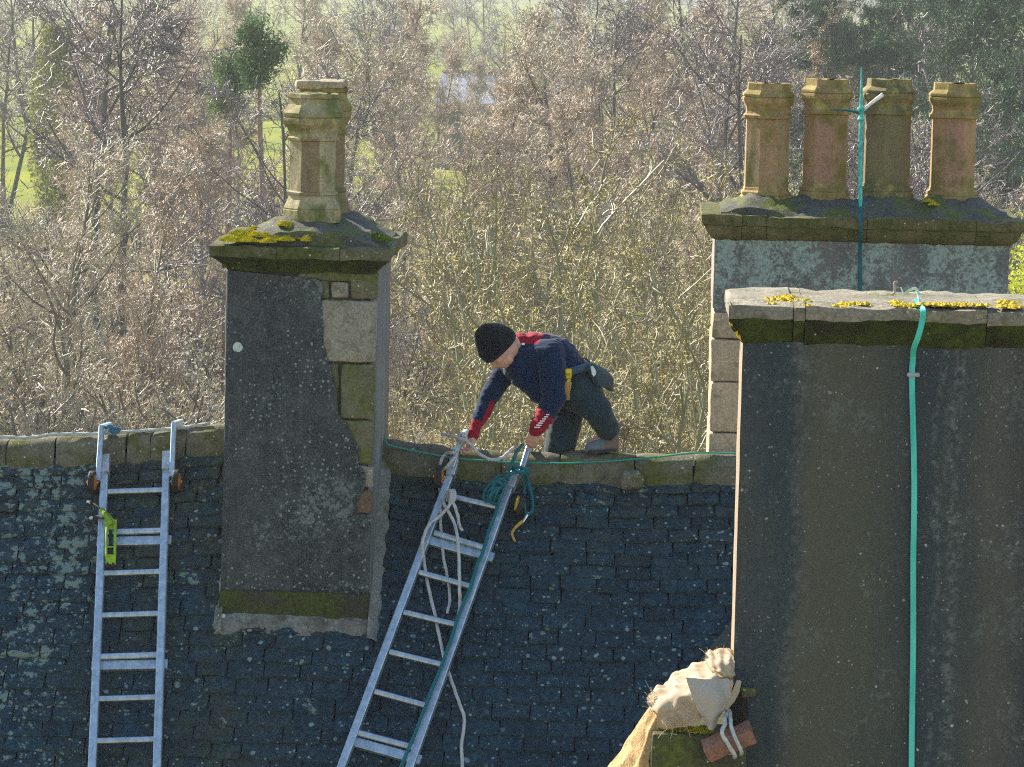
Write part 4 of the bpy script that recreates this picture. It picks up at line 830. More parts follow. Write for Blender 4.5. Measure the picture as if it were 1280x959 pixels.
def blob(name, cones, mats, parent, voxel=.008, smooth=4, disp=None, matfn=None, **k):
    bm = bmesh.new()
    for c in cones:
        if len(c) == 2: c = (c[0], c[1], c[0] + Vector((0, 0, .0008)), c[1])
        cone_mesh(bm, *c)
    me = bpy.data.meshes.new(name); bm.to_mesh(me); bm.free()
    o = bpy.data.objects.new('tmp', me); COL.objects.link(o)
    m = o.modifiers.new('r', 'REMESH'); m.mode = 'VOXEL'; m.voxel_size = voxel; m.adaptivity = 0
    s = o.modifiers.new('s', 'SMOOTH'); s.iterations = smooth; s.factor = .6
    dg = bpy.context.evaluated_depsgraph_get(); ev = o.evaluated_get(dg); e = ev.to_mesh()
    n = len(e.vertices); V = np.empty(n * 3, dtype=np.float32); e.vertices.foreach_get('co', V); V = V.reshape(-1, 3).astype(float)
    NN = np.empty(n * 3, dtype=np.float32); e.vertices.foreach_get('normal', NN); NN = NN.reshape(-1, 3)
    F = np.array([list(p.vertices) for p in e.polygons if len(p.vertices) == 4], dtype=np.int32)
    ev.to_mesh_clear(); bpy.data.objects.remove(o)
    if disp:
        V = V + NN * np.array([disp(V[i]) for i in range(n)])[:, None]
    mi = None
    if matfn is not None:
        C = V[F].mean(1); mi = [matfn(Vector(c)) for c in C]
    return obj(name, (V, F, mi) if mi is not None else (V, F), mats, parent, smooth=True, **k)
def seg_t(p, a, b): ab = b - a; return max(0, min(1, (p - a).dot(ab) / ab.length_squared))
def dseg(p, a, b): return (p - (a + (b - a) * seg_t(p, a, b))).length
skin = MT('skin', .55, 0, .4); skin.col(skin.mix(skin.ramp(skin.noise(45, 3), .4, .6), (.55, .30, .22), (.62, .36, .27))); skin.b.inputs['Subsurface Weight'].default_value = .08; skin.b.inputs['Subsurface Radius'].default_value = (.02, .008, .004); skin = skin.m
def cloth(name, c, var=.18, sc=22):
    m = MT(name, .9, 0, .1); m.b.inputs['Sheen Weight'].default_value = .15; m.col(m.mix(m.ramp(m.noise(sc, 5), .35, .65), tuple(x * (1 - var) for x in c), tuple(x * (1 + var) for x in c)))
    m.bump(m.math('ADD', m.noise(350, 2), m.math('MULTIPLY', m.noise(30, 4), 2)), .35, .003); return m.m
navy = cloth('navy_wool', (.004, .018, .055)); red = cloth('red_wool', (.27, .006, .022)); trou = cloth('dark_denim', (.018, .036, .046)); wool = cloth('black_wool', (.007, .009, .013)); white = plain('white_print', (.8, .8, .8), .8, var=.05)
# joints
sN, eN, fN, wN = J(689, 442, -.12), J(693, 496, -.16), J(681, 520, -.18), J(669, 539, -.19)
sF, eF, fF, wF = J(633, 462, .10), J(611, 498, .0), J(599, 525, -.08), J(591, 547, -.13)
chest, mid_, hip = J(657, 452, .0), J(695, 456, .05), J(728, 487, .08)
hN, kN, aN = J(722, 488, -.01), J(747, 513, -.07), J(760, 546, .0)
hF, kF, aF = J(712, 496, .16), J(699, 560, .06), J(708, 575, .42)
HC = J(622, 433, -.13); neck = J(652, 428, -.03)
u3, v3, w3 = [BM.to_3x3() @ Vector(x) for x in ((1, 0, 0), (0, 1, 0), (0, 0, 1))]
FD = (u3 * -.42 + w3 * -.86 + v3 * -.28).normalized()      # where the face looks
UPH = (u3 * -.80 + w3 * .50 + v3 * -.30); UPH = (UPH - FD * UPH.dot(FD)).normalized(); SD = FD.cross(UPH)
def H(f, u, s): return HC + FD * f + UPH * u + SD * s
body = [(HC + UPH * .012, .093), (H(.02, -.01, 0), .086), (H(.05, -.05, 0), .062), (H(.062, -.088, 0), .034), (H(.04, -.085, .03), .034), (H(.04, -.085, -.03), .034), (H(-.02, -.06, 0), .07), (H(-.01, -.06, 0), .052, neck, .05), (neck, .05, chest + w3 * .03, .09),
    (H(.094, -.012, 0), .012, H(.112, -.036, 0), .016), (H(.10, -.040, .012), .009), (H(.10, -.040, -.012), .009), (H(.082, .012, .03), .022), (H(.082, .012, -.03), .022), (H(.085, -.072, 0), .016, H(.084, -.062, 0), .014), (H(.07, -.03, .045), .026), (H(.07, -.03, -.045), .026),
    (chest, .12, mid_, .115), (mid_, .11, hip, .11), (sN, .055, eN, .042), (eN, .042, wN, .028), (sF, .055, eF, .042), (eF, .042, wF, .027), (chest, .1, sN, .06), (chest, .1, sF, .06),
    (hip, .1, hN, .09), (hN, .085, kN, .055), (kN, .052, aN, .038), (hip, .1, hF, .09), (hF, .085, kF, .055), (kF, .05, aF, .035), (aN, .036, aN + u3 * -.1 + w3 * -.045, .03), (aF, .034, aF + v3 * .06 + w3 * -.1, .03)]
def ear(s): return [(H(-.012, -.01, s * .078), .016), (H(-.018, -.03, s * .078), .012)]
body += ear(1) + ear(-1)
def hand(w, pd, fd, sd, curl, thumb):                     # wrist, palm direction, finger direction, across
    out = [(w, .026, w + pd * .03, .024)]
    for k in (-1.5, -.5, .5, 1.5): out.append((w + pd * .02 + sd * k * .010, .017, w + pd * .066 + sd * k * .0185, .0125))
    for i, k in enumerate((-1.5, -.5, .5, 1.5)):
        b = w + pd * .07 + sd * k * .0195; l = [.030, .036, .034, .026][i]; d1 = (pd + fd * curl).normalized(); d2 = (pd * .2 + fd).normalized(); d3 = (fd - pd * .5).normalized()
        m1 = b + d1 * l; m2 = m1 + d2 * l * .75; m3 = m2 + d3 * l * .6
        out += [(b, .0098, m1, .0090), (m1, .0090, m2, .0082), (m2, .0082, m3, .0072)]
    tb = w + pd * .022 + sd * thumb * .028; t1 = tb + (pd * .7 + sd * thumb * .8).normalized() * .036; t2 = t1 + (pd * .8 + fd * .6 + sd * thumb * .1).normalized() * .03
    return out + [(tb, .014, t1, .0105), (t1, .0105, t2, .0085)]
pdN = (J(664, 556, -.17) - wN).normalized(); sdN = (u3 - pdN * u3.dot(pdN)).normalized(); fdN = (v3 * .95 + w3 * -.3).normalized()
pdF = (J(587, 559, -.13) - wF).normalized(); sdF = (u3 * .5 + v3 * -.8); sdF = (sdF - pdF * sdF.dot(pdF)).normalized(); fdF = sdF.cross(pdF); fdF = fdF if fdF.dot(u3) < 0 else -fdF
body += hand(wN + w3 * .005, pdN, fdN, sdN, .35, 1) + hand(wF + w3 * .004, pdF, fdF, sdF, .5, -1)
blob('body', body, skin, man, .0055, 3)
eye = plain('eye', (.6, .58, .55), .3)
for s in (1, -1): obj('eye', lathe([(.001, -.009), (.007, -.006), (.0095, 0), (.007, .006), (.001, .009)], Matrix.Translation(H(.088, -.012, s * .03)), 10), eye, man, smooth=True)
obj('eyebrow', tube([H(.098, .004, .012), H(.099, .009, .026), H(.088, .008, .042)], .004, 5, 3), plain('brown_hair', (.06, .035, .02), .9), man)
obj('eyebrow', tube([H(.098, .004, -.012), H(.099, .009, -.026), H(.088, .008, -.042)], .004, 5, 3), plain('brown_hair', (.06, .035, .02), .9), man)
obj('mouth', tube([H(.082, -.064, .022), H(.094, -.063, 0), H(.082, -.064, -.022)], .0042, 6, 3), plain('lip', (.36, .14, .12), .6), man)
# sweater: navy with a red yoke and red cuffs
cN, cF = J(676, 527, -.18), J(602, 521, -.06)
def swmat(p):
    q = BI @ p; x, y = proj(p)
    if 644 < x < 686 - (y - 411) * .75 and y < 430: return 1
    if (p - wN).length < .155 and dseg(p, eN, wN) < .12: return 1 if (p - wN).dot(eN - wN) / (eN - wN).length < .135 - .05 * ((p - wN).dot(u3) / .06) * .2 else 0
    if dseg(p, eF, wF) < .1 and (p - wF).length < .26:
        tt = (p - wF).dot((eF - wF).normalized()); s_ = (p - (wF + (eF - wF).normalized() * tt)).dot(u3)
        if tt < .10: return 1
        if s_ > .02 and tt < .25: return 1
    return 0
def folds(a):
    p = Vector(a); near_ = min(dseg(p, sN, eN), dseg(p, eN, wN))
    return .012 * nz(p, 9, 3) + .011 * abs(nz(Vector((p.x * .6, p.y, p.z * 1.6)), 22, 8)) - .003 + (.004 * math.sin(130 * seg_t(p, eN, wN) * .33) if near_ < .09 and dseg(p, eN, wN) < .09 else 0)
sw = [(neck + w3 * -.005, .069, chest + w3 * .01, .13), (J(668, 437, -.01), .112, J(692, 445, .03), .125), (chest, .147, mid_ + w3 * .003, .158), (mid_, .155, hip + w3 * .02 + u3 * -.02, .122), (J(652, 470, -.05), .075, J(676, 487, -.03), .085), (J(676, 487, -.03), .08, J(700, 484, .0), .09),
    (chest + w3 * .01, .12, sN, .088), (sN, .087, eN, .075), (eN, .074, fN, .066), (fN, .066, wN + (fN - wN) * .12, .047), (chest, .12, sF, .085), (sF, .078, eF, .058), (eF, .056, fF, .047), (fF, .046, wF + (fF - wF) * .12, .037)]
swo = blob('sweater', sw, [navy, red], man, .0085, 5, folds, swmat)
# white bars printed on the near cuff
for k in range(7):
    a = J(668 + k * 2.45, 531.5 - k * 2.35, -.255); b = J(675 + k * 1.9, 534.0 - k * 2.5, -.255)
    # lay the bars on the sleeve: find the sleeve axis distance
    pts_ = []
    for p in (a, (a + b) / 2, b):
        ax = wN + (eN - wN).normalized() * max(0, (p - wN).dot((eN - wN).normalized())); ff = min(1, max(0, (ax - wN).length / (eN - wN).length)); rad = .047 + (.074 - .047) * ff + .014
        d = p - ax; side = d.dot(u3); dep = math.sqrt(max(.0001, rad * rad - min(abs(side), rad * .95) ** 2)); q = ax + u3 * side + w3 * d.dot(w3) * .25 - v3 * dep; pts_.append(q)
    obj('cuff_print', strap(pts_, .006, .003, Vector((0, -1, 0)), 3), white, swo)
obj('collar_tag', rbox(BI @ J(652, 431.5, -.165), (BI @ J(656, 429, -.165)) + Vector((0, .01, 0)), .003, .01, .001), white, swo)
# trousers
def tf(a): p = Vector(a); return .012 * nz(p, 8, 5) + .008 * abs(nz(Vector((p.x, p.y, p.z * 1.8)), 18, 2)) - .003 + .009 * abs(nz(Vector((p.x, p.y, p.z * 2.5)), 26, 9)) * (1 if (p - aN).length < .17 else 0)
blob('trousers', [(hip + w3 * .008, .125, hN, .132), (hip, .12, hF, .118), (hN + u3 * .03 + w3 * -.02, .128, kN, .092), (kN, .088, aN + w3 * .045, .066), (aN + w3 * .05, .066, aN + w3 * .02, .062), (hF, .115, kF, .098), (kF, .09, aF, .06)], trou, man, .009, 5, tf)
# beanie
fr = -.008
def knit(a): p = Vector(a) - HC; ang = math.atan2(p.dot(SD), p.dot(FD)); return .0014 * math.sin(ang * 46) + .004 * nz(Vector(a), 20, 1)
be = blob('beanie', [(H(-.012, .035, 0), .112), (H(.012, .02, 0), .106), (H(-.03, .0, 0), .104), (H(-.02, .075, 0), .085), (H(-.03, .105, .0), .045)], wool, man, .006, 4, knit)
me = be.data; bmh = bmesh.new(); bmh.from_mesh(me); Mi = WM[be.name].inverted(); pl = Mi @ H(-.02, -.038, 0); nrm = (Mi.to_3x3() @ (UPH + FD * -.30)).normalized()
bmesh.ops.bisect_plane(bmh, geom=bmh.verts[:] + bmh.edges[:] + bmh.faces[:], plane_co=pl, plane_no=-nrm, clear_outer=True)
ed = [e for e in bmh.edges if e.is_boundary]; bmesh.ops.contextual_create(bmh, geom=ed); bmh.to_mesh(me); bmh.free()
# boots
bt = cloth('blue_grey_suede', (.12, .155, .17)); bh = cloth('brown_leather', (.16, .11, .085)); sole = plain('boot_sole', (.03, .03, .028), .8)
bo = blob('boot', [(J(765, 549, .0), .045, J(765, 556, .0), .044), (J(765, 556, .0), .044, J(752, 557, -.03), .043), (J(752, 557, -.03), .043, J(742, 559, -.07), .040), (J(742, 559, -.07), .038, J(738, 560, -.09), .034)], [bt, bh], man, .006, 4, lambda a: .003 * nz(Vector(a), 40, 2), lambda p: 1 if proj(p)[0] > 755 else 0)
def sole_pts():
    c = [J(771, 565, .03), J(771, 565, -.04), J(755, 566, -.09), J(738, 567, -.14), J(733, 567, -.10), J(737, 566, -.03), J(755, 565, .03)]
    return extrude_poly(c, Vector((0, 0, .018)))
obj('sole', sole_pts(), sole, bo)
bo2 = blob('boot', [(aF, .045, aF + w3 * -.05 + v3 * .02, .045), (aF + w3 * -.05 + v3 * .02, .043, aF + w3 * -.16 + v3 * -.02, .038)], bt, man, .008, 3)
# tool belt with pouches and a yellow tape measure
lea = cloth('tan_leather', (.36, .21, .07)); bl = cloth('dark_pouch', (.03, .055, .065))
belt = blob('tool_belt', [(J(706, 467, -.145), .022, J(722, 462, -.09), .024), (J(722, 462, -.09), .024, J(738, 458, -.02), .026), (J(738, 458, -.02), .026, J(748, 470, .08), .022)], cloth('belt_webbing', (.04, .09, .12)), man, .006, 3)
obj('tape_measure', rbox(BI @ J(706, 474, -.175), (BI @ J(715, 461.5, -.175)) + Vector((0, .04, 0)), .012, .012, .002, 30), plain('yellow_plastic', (.65, .45, .01), .4), belt, smooth=True)
obj('tape_band', rbox(BI @ J(707.5, 470, -.178), (BI @ J(713.5, 466, -.178)) + Vector((0, .03, 0)), .01, .01, .001), plain('amber', (.4, .25, .01), .4), belt, smooth=True)
obj('leather_pouch', sheet([[J(704, 478, -.16), J(709, 477, -.175), J(714, 478, -.16)], [J(701, 490, -.155), J(707, 489, -.175), J(712, 489, -.165)], [J(698, 498, -.14), J(705, 499, -.16), J(711, 499, -.15)]], 10, 12, .022, .004, 2), lea, belt, smooth=True)
obj('strap', strap([J(712, 474, -.17), J(709, 480, -.18), J(706, 486, -.18)], .02, .006), plain('yellow_strap', (.5, .36, .03), .7), belt)
obj('pouch', sheet([[J(735, 458, -.09), J(741, 457, -.05), J(748, 461, .02)], [J(742, 473, -.11), J(750, 471, -.06), J(759, 473, .0)], [J(748, 484, -.09), J(757, 483, -.05), J(762, 484, .01)]], 14, 16, .036, .006, 4), bl, belt, smooth=True)
obj('pouch', sheet([[J(744, 462, -.02), J(752, 463, .05)], [J(754, 470, -.02), J(763, 474, .05)], [J(757, 484, -.01), J(764, 489, .05)]], 8, 12, .036, .005, 7), bl, belt, smooth=True)
obj('white_rag', sheet([[J(738, 459, -.13), J(741, 457, -.13)], [J(739, 463, -.14), J(745, 465, -.13)], [J(740, 468, -.14), J(742, 471, -.13)]], 6, 8, .006, .004, 9), plain('rag', (.7, .7, .68), .9), belt, smooth=True)
obj('waistband_skin', tube([J(722, 454, .08), J(730, 452, .06), J(737, 455, .03)], .012, 8, 4), plain('pink_shirt', (.55, .3, .28), .8), man, smooth=True)
obj('buckle', tube([J(721, 452, -.02), J(727, 448, -.0), J(733, 449, .02), J(737, 453, .0)], .006, 6, 4), plain('dark_buckle', (.08, .05, .04), .5), belt, smooth=True)
# ================================================================== ground, fields and woods
def ground_z(x, y):
    z = 0.0
    if y > 260: z = (y - 260) * .004
    if y > 900: z += (y - 900) ** 1.0 * .022
    return z + .35 * math.sin(x * .11 + y * .05) * (1 if y > 45 else 0) + (.6 * math.sin(y * .017 + x * .02) if y > 120 else 0)
gx = sorted(set([-1600, -1200, -800, -500, -300, -200, -140] + lins(-100, 100, 50) + [140, 200, 300, 500, 800, 1200, 1600])); gy = sorted(set([-300, -150, -60] + lins(-20, 300, 64) + lins(310, 900, 20) + lins(950, 3400, 14)))
V = np.array([(x, y, ground_z(x, y)) for x in gx for y in gy]); m_ = len(gy)
F = np.array([[i * m_ + j, (i + 1) * m_ + j, (i + 1) * m_ + j + 1, i * m_ + j + 1] for i in range(len(gx) - 1) for j in range(m_ - 1)])
gm = MT('ground', .95, 0, .05); X = gm.xyz()
grass = gm.mix(gm.ramp(gm.noise(.09, 5), .35, .65), (.14, .185, .012), (.25, .26, .018)); grass = gm.mix(gm.ramp(gm.noise(1.2, 4), .4, .7, 0, .5), grass, (.10, .12, .03))
lit = gm.mix(gm.ramp(gm.noise(.9, 5), .35, .65), (.17, .13, .08), (.28, .24, .13)); lit = gm.mix(gm.ramp(gm.noise(6, 4), .45, .65), lit, (.1, .085, .06))
fld = gm.ramp(gm.math('ADD', X[1], gm.math('MULTIPLY', gm.noise(.02, 3), 120)), 175, 215)
wood = gm.ramp(gm.math('ADD', X[1], gm.math('MULTIPLY', gm.noise(.01, 3), 300)), 1050, 1150)
c_ = gm.mix(fld, lit, grass); c_ = gm.mix(gm.math('MULTIPLY', wood, gm.ramp(gm.noise(.006, 3), .4, .5)), c_, (.10, .09, .07)); gm.col(c_)
gr = put('ground', mesh_np('ground', V, F, gm.m, True)); tag(gr, kind='structure', label='fields and rough woodland ground falling away behind the house')

# tubes along many polylines at once: Pn (B,K,3), Rn (B,K)
def tubes(Pn, Rn, sides):
    Bn, K, _ = Pn.shape; D = np.empty_like(Pn); D[:, 1:-1] = Pn[:, 2:] - Pn[:, :-2]; D[:, 0] = Pn[:, 1] - Pn[:, 0]; D[:, -1] = Pn[:, -1] - Pn[:, -2]
    D /= np.linalg.norm(D, axis=2, keepdims=True) + 1e-9; A = np.tile(np.array([.31, .22, .93]), (Bn, K, 1)); A[np.abs((A * D).sum(2)) > .92] = (.9, .1, .1)
    Sx = np.cross(D, A); Sx /= np.linalg.norm(Sx, axis=2, keepdims=True) + 1e-9; T = np.cross(D, Sx); an = np.arange(sides) * 2 * np.pi / sides
    V = Pn[:, :, None] + (Sx[:, :, None] * np.cos(an)[None, None, :, None] + T[:, :, None] * np.sin(an)[None, None, :, None]) * Rn[:, :, None, None]
    idx = np.arange(Bn * K * sides).reshape(Bn, K, sides); nx = np.roll(idx, -1, axis=2)
    F = np.stack([idx[:, :-1], nx[:, :-1], nx[:, 1:], idx[:, 1:]], axis=-1).reshape(-1, 4)
    return V.reshape(-1, 3), F
def npcat(lst):
    V, F, n = [], [], 0
    for v, f in lst: V.append(v); F.append(f + n); n += len(v)
    return np.concatenate(V), np.concatenate(F)
def unit(a): return a / (np.linalg.norm(a, axis=-1, keepdims=True) + 1e-9)
def branch(g, P0, D0, Ln, R0, R1, K, wander, up):
    Bn = len(P0); Pn = np.empty((Bn, K, 3)); Pn[:, 0] = P0; d = D0.copy()
    for k in range(1, K):
        d = unit(d + g.normal(0, wander, (Bn, 3)) + np.array([0, 0, 1]) * up); Pn[:, k] = Pn[:, k - 1] + d * (Ln / (K - 1))[:, None]
    f = np.linspace(0, 1, K)[None]; return Pn, R0[:, None] * (1 - f) + R1[:, None] * f
def kids(g, Pn, Rn, n, t0, t1, ang, lf, rf, lens, K, wander, up, rmin, taper=.25):
    Bn, Kp, _ = Pn.shape; b = np.repeat(np.arange(Bn), n); t = g.uniform(t0, t1, len(b)) * (Kp - 1); i = np.minimum(t.astype(int), Kp - 2); f = (t - i)[:, None]
    P0 = Pn[b, i] * (1 - f) + Pn[b, i + 1] * f; D = unit(Pn[b, i + 1] - Pn[b, i]); r = Rn[b, i] * (1 - f[:, 0]) + Rn[b, i + 1] * f[:, 0]
    q = unit(np.cross(D, g.normal(0, 1, D.shape))); a = g.normal(ang, ang * .25, len(b))[:, None]; D2 = unit(D * np.cos(a) + q * np.sin(a))
    Ln = lens[b] * lf * g.uniform(.6, 1.2, len(b)) * (1.15 - .6 * (t / (Kp - 1))); R0 = np.maximum(np.minimum(r * rf, r), rmin)
    P2, R2 = branch(g, P0, D2, Ln, R0, np.maximum(R0 * taper, rmin * .7), K, wander, up); return P2, R2, Ln
def bare_tree(seed, H, stems=1, lean=.05, r=.14, n1=20, n2=7, n3=6, n4=2, tip=.011, a1=.75, up=.06, cl=.34, t0=.3, bud=0, budsize=.03, spread=0.0):
    g = np.random.default_rng(seed); d0 = unit(np.column_stack([g.normal(0, lean + spread, stems), g.normal(0, lean + spread, stems), np.ones(stems)]))
    L0 = H * g.uniform(.8, 1.0, stems); p0 = np.column_stack([g.normal(0, .12 * (stems > 1), stems), g.normal(0, .12 * (stems > 1), stems), np.full(stems, -.2)])
    T, TR = branch(g, p0, d0, L0, np.full(stems, r), np.full(stems, .025), 12, .05, .06)
    A, AR, LA = kids(g, T, TR, n1, t0, .97, a1, cl, .55, L0, 7, .10, up, .02)
    Bq, BR, LB = kids(g, A, AR, n2, .15, .98, .75, .5, .6, LA, 6, .24, up * .7, .013)
    C, CR, LC = kids(g, Bq, BR, n3, .1, 1.0, .85, .6, .7, LB, 4, .34, up * .3, tip)
    trunk = npcat([tubes(T, TR, 7), tubes(A, AR, 5)]); cr = [tubes(Bq, BR, 4), tubes(C, CR, 3)]; last = C
    if n4: D, DR, LD = kids(g, C, CR, n4, .2, 1.0, .9, .75, .8, LC, 3, .4, .0, tip * .8); cr.append(tubes(D, DR, 3)); last = D
    crown = npcat(cr); leaves = None
    if bud:
        pts = last.reshape(-1, 3); k = g.integers(0, len(pts), bud); p = pts[k] + g.normal(0, .03, (bud, 3)); a = unit(g.normal(0, 1, (bud, 3))); b = unit(np.cross(a, g.normal(0, 1, (bud, 3)))); s = (budsize * g.uniform(.5, 1.3, bud))[:, None]
        V = np.stack([p - a * s, p + b * s * .45, p + a * s, p - b * s * .45], axis=1).reshape(-1, 3); leaves = (V, np.arange(4 * bud).reshape(-1, 4))
    return trunk, crown, leaves
def barkm(name, a, b, sc=3, lich=.0):
    m = MT(name, .85, 0, .25); c = m.mix(m.ramp(m.noise(sc, 4, m.vec((1, 1, .5))), .38, .62), a, b)
    c = m.mix(m.ramp(m.orn, 0, 1, 0, .35), c, tuple(x * .6 for x in a)); m.col(c); m.b.inputs['Roughness'].default_value = .5; m.b.inputs['Specular IOR Level'].default_value = .6; return m.m
twig = {'birch': barkm('birch_twigs', (.38, .29, .20), (.60, .50, .36), 1.2), 'grey': barkm('grey_twigs', (.36, .31, .21), (.54, .48, .34), 1.2), 'willow': barkm('willow_twigs', (.20, .175, .07), (.34, .29, .15), 1.2), 'dark': barkm('dark_twigs', (.14, .12, .12), (.26, .22, .21), 1.2)}
bark = {'birch': barkm('birch_bark', (.07, .055, .045), (.36, .32, .29), 2.5), 'grey': barkm('grey_bark', (.07, .065, .05), (.15, .135, .1)), 'willow': barkm('olive_bark', (.15, .155, .07), (.25, .24, .12)), 'dark': barkm('dark_bark', (.05, .05, .04), (.10, .095, .075))}
def leafm(name, a, b, tr=.35):
    m = MT(name, .7, 0, .3); c = m.mix(m.rnd, a, b); m.col(c); nt = m.t
    t_ = nt.nodes.new('ShaderNodeBsdfTranslucent'); m.lk(c, t_.inputs[0]); mx = nt.nodes.new('ShaderNodeMixShader'); mx.inputs[0].default_value = tr
    out = [n for n in nt.nodes if n.type == 'OUTPUT_MATERIAL'][0]; nt.links.new(m.b.outputs[0], mx.inputs[1]); nt.links.new(t_.outputs[0], mx.inputs[2]); nt.links.new(mx.outputs[0], out.inputs[0]); return m.m
budm = leafm('catkins', (.46, .44, .07), (.58, .46, .18)); budp = leafm('birch_catkins', (.42, .30, .24), (.52, .44, .26)); ndl = leafm('needles', (.02, .06, .03), (.06, .115, .04), .2); ivy = leafm('ivy_leaves', (.16, .2, .05), (.30, .30, .08), .3)
KIND = {}
def kind(key, trees, tw, bk, bd=None):
    lst = []
    for (t, c, l) in trees: lst.append((mesh_np('trunk', *t, bark[bk], True), mesh_np('crown', *c, twig[tw]), mesh_np('catkins', *l, bd) if l is not None else None))
    KIND[key] = lst
kind('birch', [bare_tree(10 + k, 11.5, 1, .04, .10, 34, 8, 6, 3, .0125, .55, .045, .27, .22, 3500, .022) for k in range(4)], 'birch', 'birch', budp)
kind('grey', [bare_tree(30 + k, 13, 1, .06, .18, 26, 8, 6, 3, .013, .8, .07, .34, .25) for k in range(3)], 'grey', 'grey')
kind('dark', [bare_tree(40 + k, 13, 2, .10, .15, 14, 8, 6, 3, .013, .85, .05, .36, .25, spread=.12) for k in range(2)], 'dark', 'dark')
kind('willow', [bare_tree(50 + k, 8.5, 7, .05, .055, 9, 6, 5, 2, .009, .5, .09, .36, .15, 6200, .024, spread=.22) for k in range(3)], 'willow', 'willow', budm)
kind('bramble', [bare_tree(60 + k, 3.4, 16, .1, .016, 7, 5, 4, 2, .007, .8, -.02, .5, .05, 2500, .02, spread=.45) for k in range(3)], 'grey', 'grey', budm)
def conifer(seed, H, pine=False, r=.2):
    g = np.random.default_rng(seed); T, TR = branch(g, np.array([[0, 0, -.2]]), np.array([[0., 0, 1]]), np.array([H]), np.array([r]), np.array([.04]), 12, .02, .03)
    t0 = .86 if pine else .22
    A, AR, LA = kids(g, T, TR, 16 if pine else 90, t0, .99, 1.15 if pine else 1.5, .095 if pine else .21, .35, np.array([H]), 6, .09, .05 if pine else .0, .015)
    Bq, BR, LB = kids(g, A, AR, 9 if pine else 8, .3, 1.0, .8, .5, .5, LA, 4, .12, .03, .01)
    pts = Bq[:, 1:].reshape(-1, 3); n = 4200 if pine else 48000; k = g.integers(0, len(pts), n); p = pts[k] + g.normal(0, .16 if pine else .09, (n, 3)); a = unit(g.normal(0, 1, (n, 3)) + np.array([0, 0, .3])); b = unit(np.cross(a, g.normal(0, 1, (n, 3)))); s = g.uniform(.06, .16, n)[:, None]
    V = np.stack([p - b * s * .2, p + b * s * .2, p + a * s + b * s * .05, p + a * s - b * s * .05], axis=1).reshape(-1, 3)
    return npcat([tubes(T, TR, 8), tubes(A, AR, 4), tubes(Bq, BR, 3)]), (V, np.arange(4 * n).reshape(-1, 4))
pb = barkm('pine_bark', (.24, .13, .09), (.32, .20, .14))
KIND['pine'] = [(mesh_np('trunk', *t, pb, True), mesh_np('crown', *c, leafm('pine_needles', (.05, .12, .035), (.13, .2, .06), .3)), None) for t, c in (conifer(70 + k, 10.5, True, .15) for k in range(2))]
KIND['spruce'] = [(mesh_np('trunk', *t, bark['dark'], True), mesh_np('crown', *c, ndl), None) for t, c in (conifer(80 + k, 16, False, .22) for k in range(2))]
def ivytree(seed):
    t, c, _ = bare_tree(seed, 12, 1, .05, .2, 12, 6, 4, 2, .012, .7, .05, .3, .4); g = np.random.default_rng(seed); n = 9000
    z = g.uniform(1, 10, n); a = g.uniform(0, 6.28, n); rr_ = (.5 + .9 * np.sin(z / 10 * 3.0)) * np.sqrt(g.random(n)); p = np.column_stack([rr_ * np.cos(a), rr_ * np.sin(a), z]); A = unit(g.normal(0, 1, (n, 3))); b = unit(np.cross(A, g.normal(0, 1, (n, 3)))); s = g.uniform(.04, .1, n)[:, None]
    return t, c, (np.stack([p - A * s, p + b * s, p + A * s, p - b * s], axis=1).reshape(-1, 3), np.arange(4 * n).reshape(-1, 4))
KIND['ivy'] = [(mesh_np('trunk', *t, bark['dark'], True), mesh_np('crown', *c, twig['grey']), mesh_np('leaves', *l, ivy)) for t, c, l in (ivytree(90),)]
NAMES = {'birch': ('birch_tree', 'tree'), 'grey': ('bare_tree', 'tree'), 'dark': ('bare_tree', 'tree'), 'willow': ('willow_bush', 'bush'), 'bramble': ('bramble_bush', 'bush'), 'pine': ('pine_tree', 'tree'), 'spruce': ('spruce_tree', 'tree'), 'ivy': ('ivy_clad_tree', 'tree')}
DESC = {'birch': ('bare pinkish birch', 'bare pinkish birches'), 'grey': ('bare grey upswept tree', 'bare grey upswept trees'), 'dark': ('bare dark forked tree', 'bare dark forked trees'), 'willow': ('yellow-green willow bush', 'yellow-green willow bushes'), 'bramble': ('straw-coloured tangled bush', 'straw-coloured tangled bushes')}
def where(px):
    return 'left of the left chimney' if px < 270 else 'behind the left chimney' if px < 490 else 'between the far chimneys' if px < 885 else 'behind the four terracotta pots'
REG = {}
def tree(key, x, y, s=1.0, rz=None, label=None, v=None):
    ms = random.choice(KIND[key]) if v is None else KIND[key][v]; px = proj((x, y, 5))[0]
    t = empty(NAMES[key][0], (x, y, ground_z(x, y)), 0, label=label, cat=NAMES[key][1])
    if label is None: REG.setdefault((key, 'front' if y < 87 else 'middle' if y < 127 else 'back' if y < 185 else 'farthest', where(px)), []).append((px, t))
    else: t['group'] = DESC[key][1] + ' in the wood' if key in DESC else {'pine': 'pines in the wood', 'spruce': 'spruces in the wood', 'ivy': 'ivy-clad trees in the wood'}[key]
    rz = random.uniform(0, 6.28) if rz is None else rz; mw = Matrix.Translation((x, y, ground_z(x, y))) @ Matrix.Rotation(rz, 4, 'Z') @ Matrix.Diagonal((s * random.uniform(.9, 1.1), s * random.uniform(.9, 1.1), s, 1))
    for nm, me in zip(('trunk', 'crown', 'catkins' if key != 'ivy' else 'leaves'), ms):
        if me is not None: put(nm, me, t, mw)
    return t
ORD = ['second', 'third', 'fourth', 'fifth', 'sixth', 'seventh', 'eighth', 'ninth', 'tenth', 'eleventh', 'twelfth', 'thirteenth', 'fourteenth', 'fifteenth', 'sixteenth']
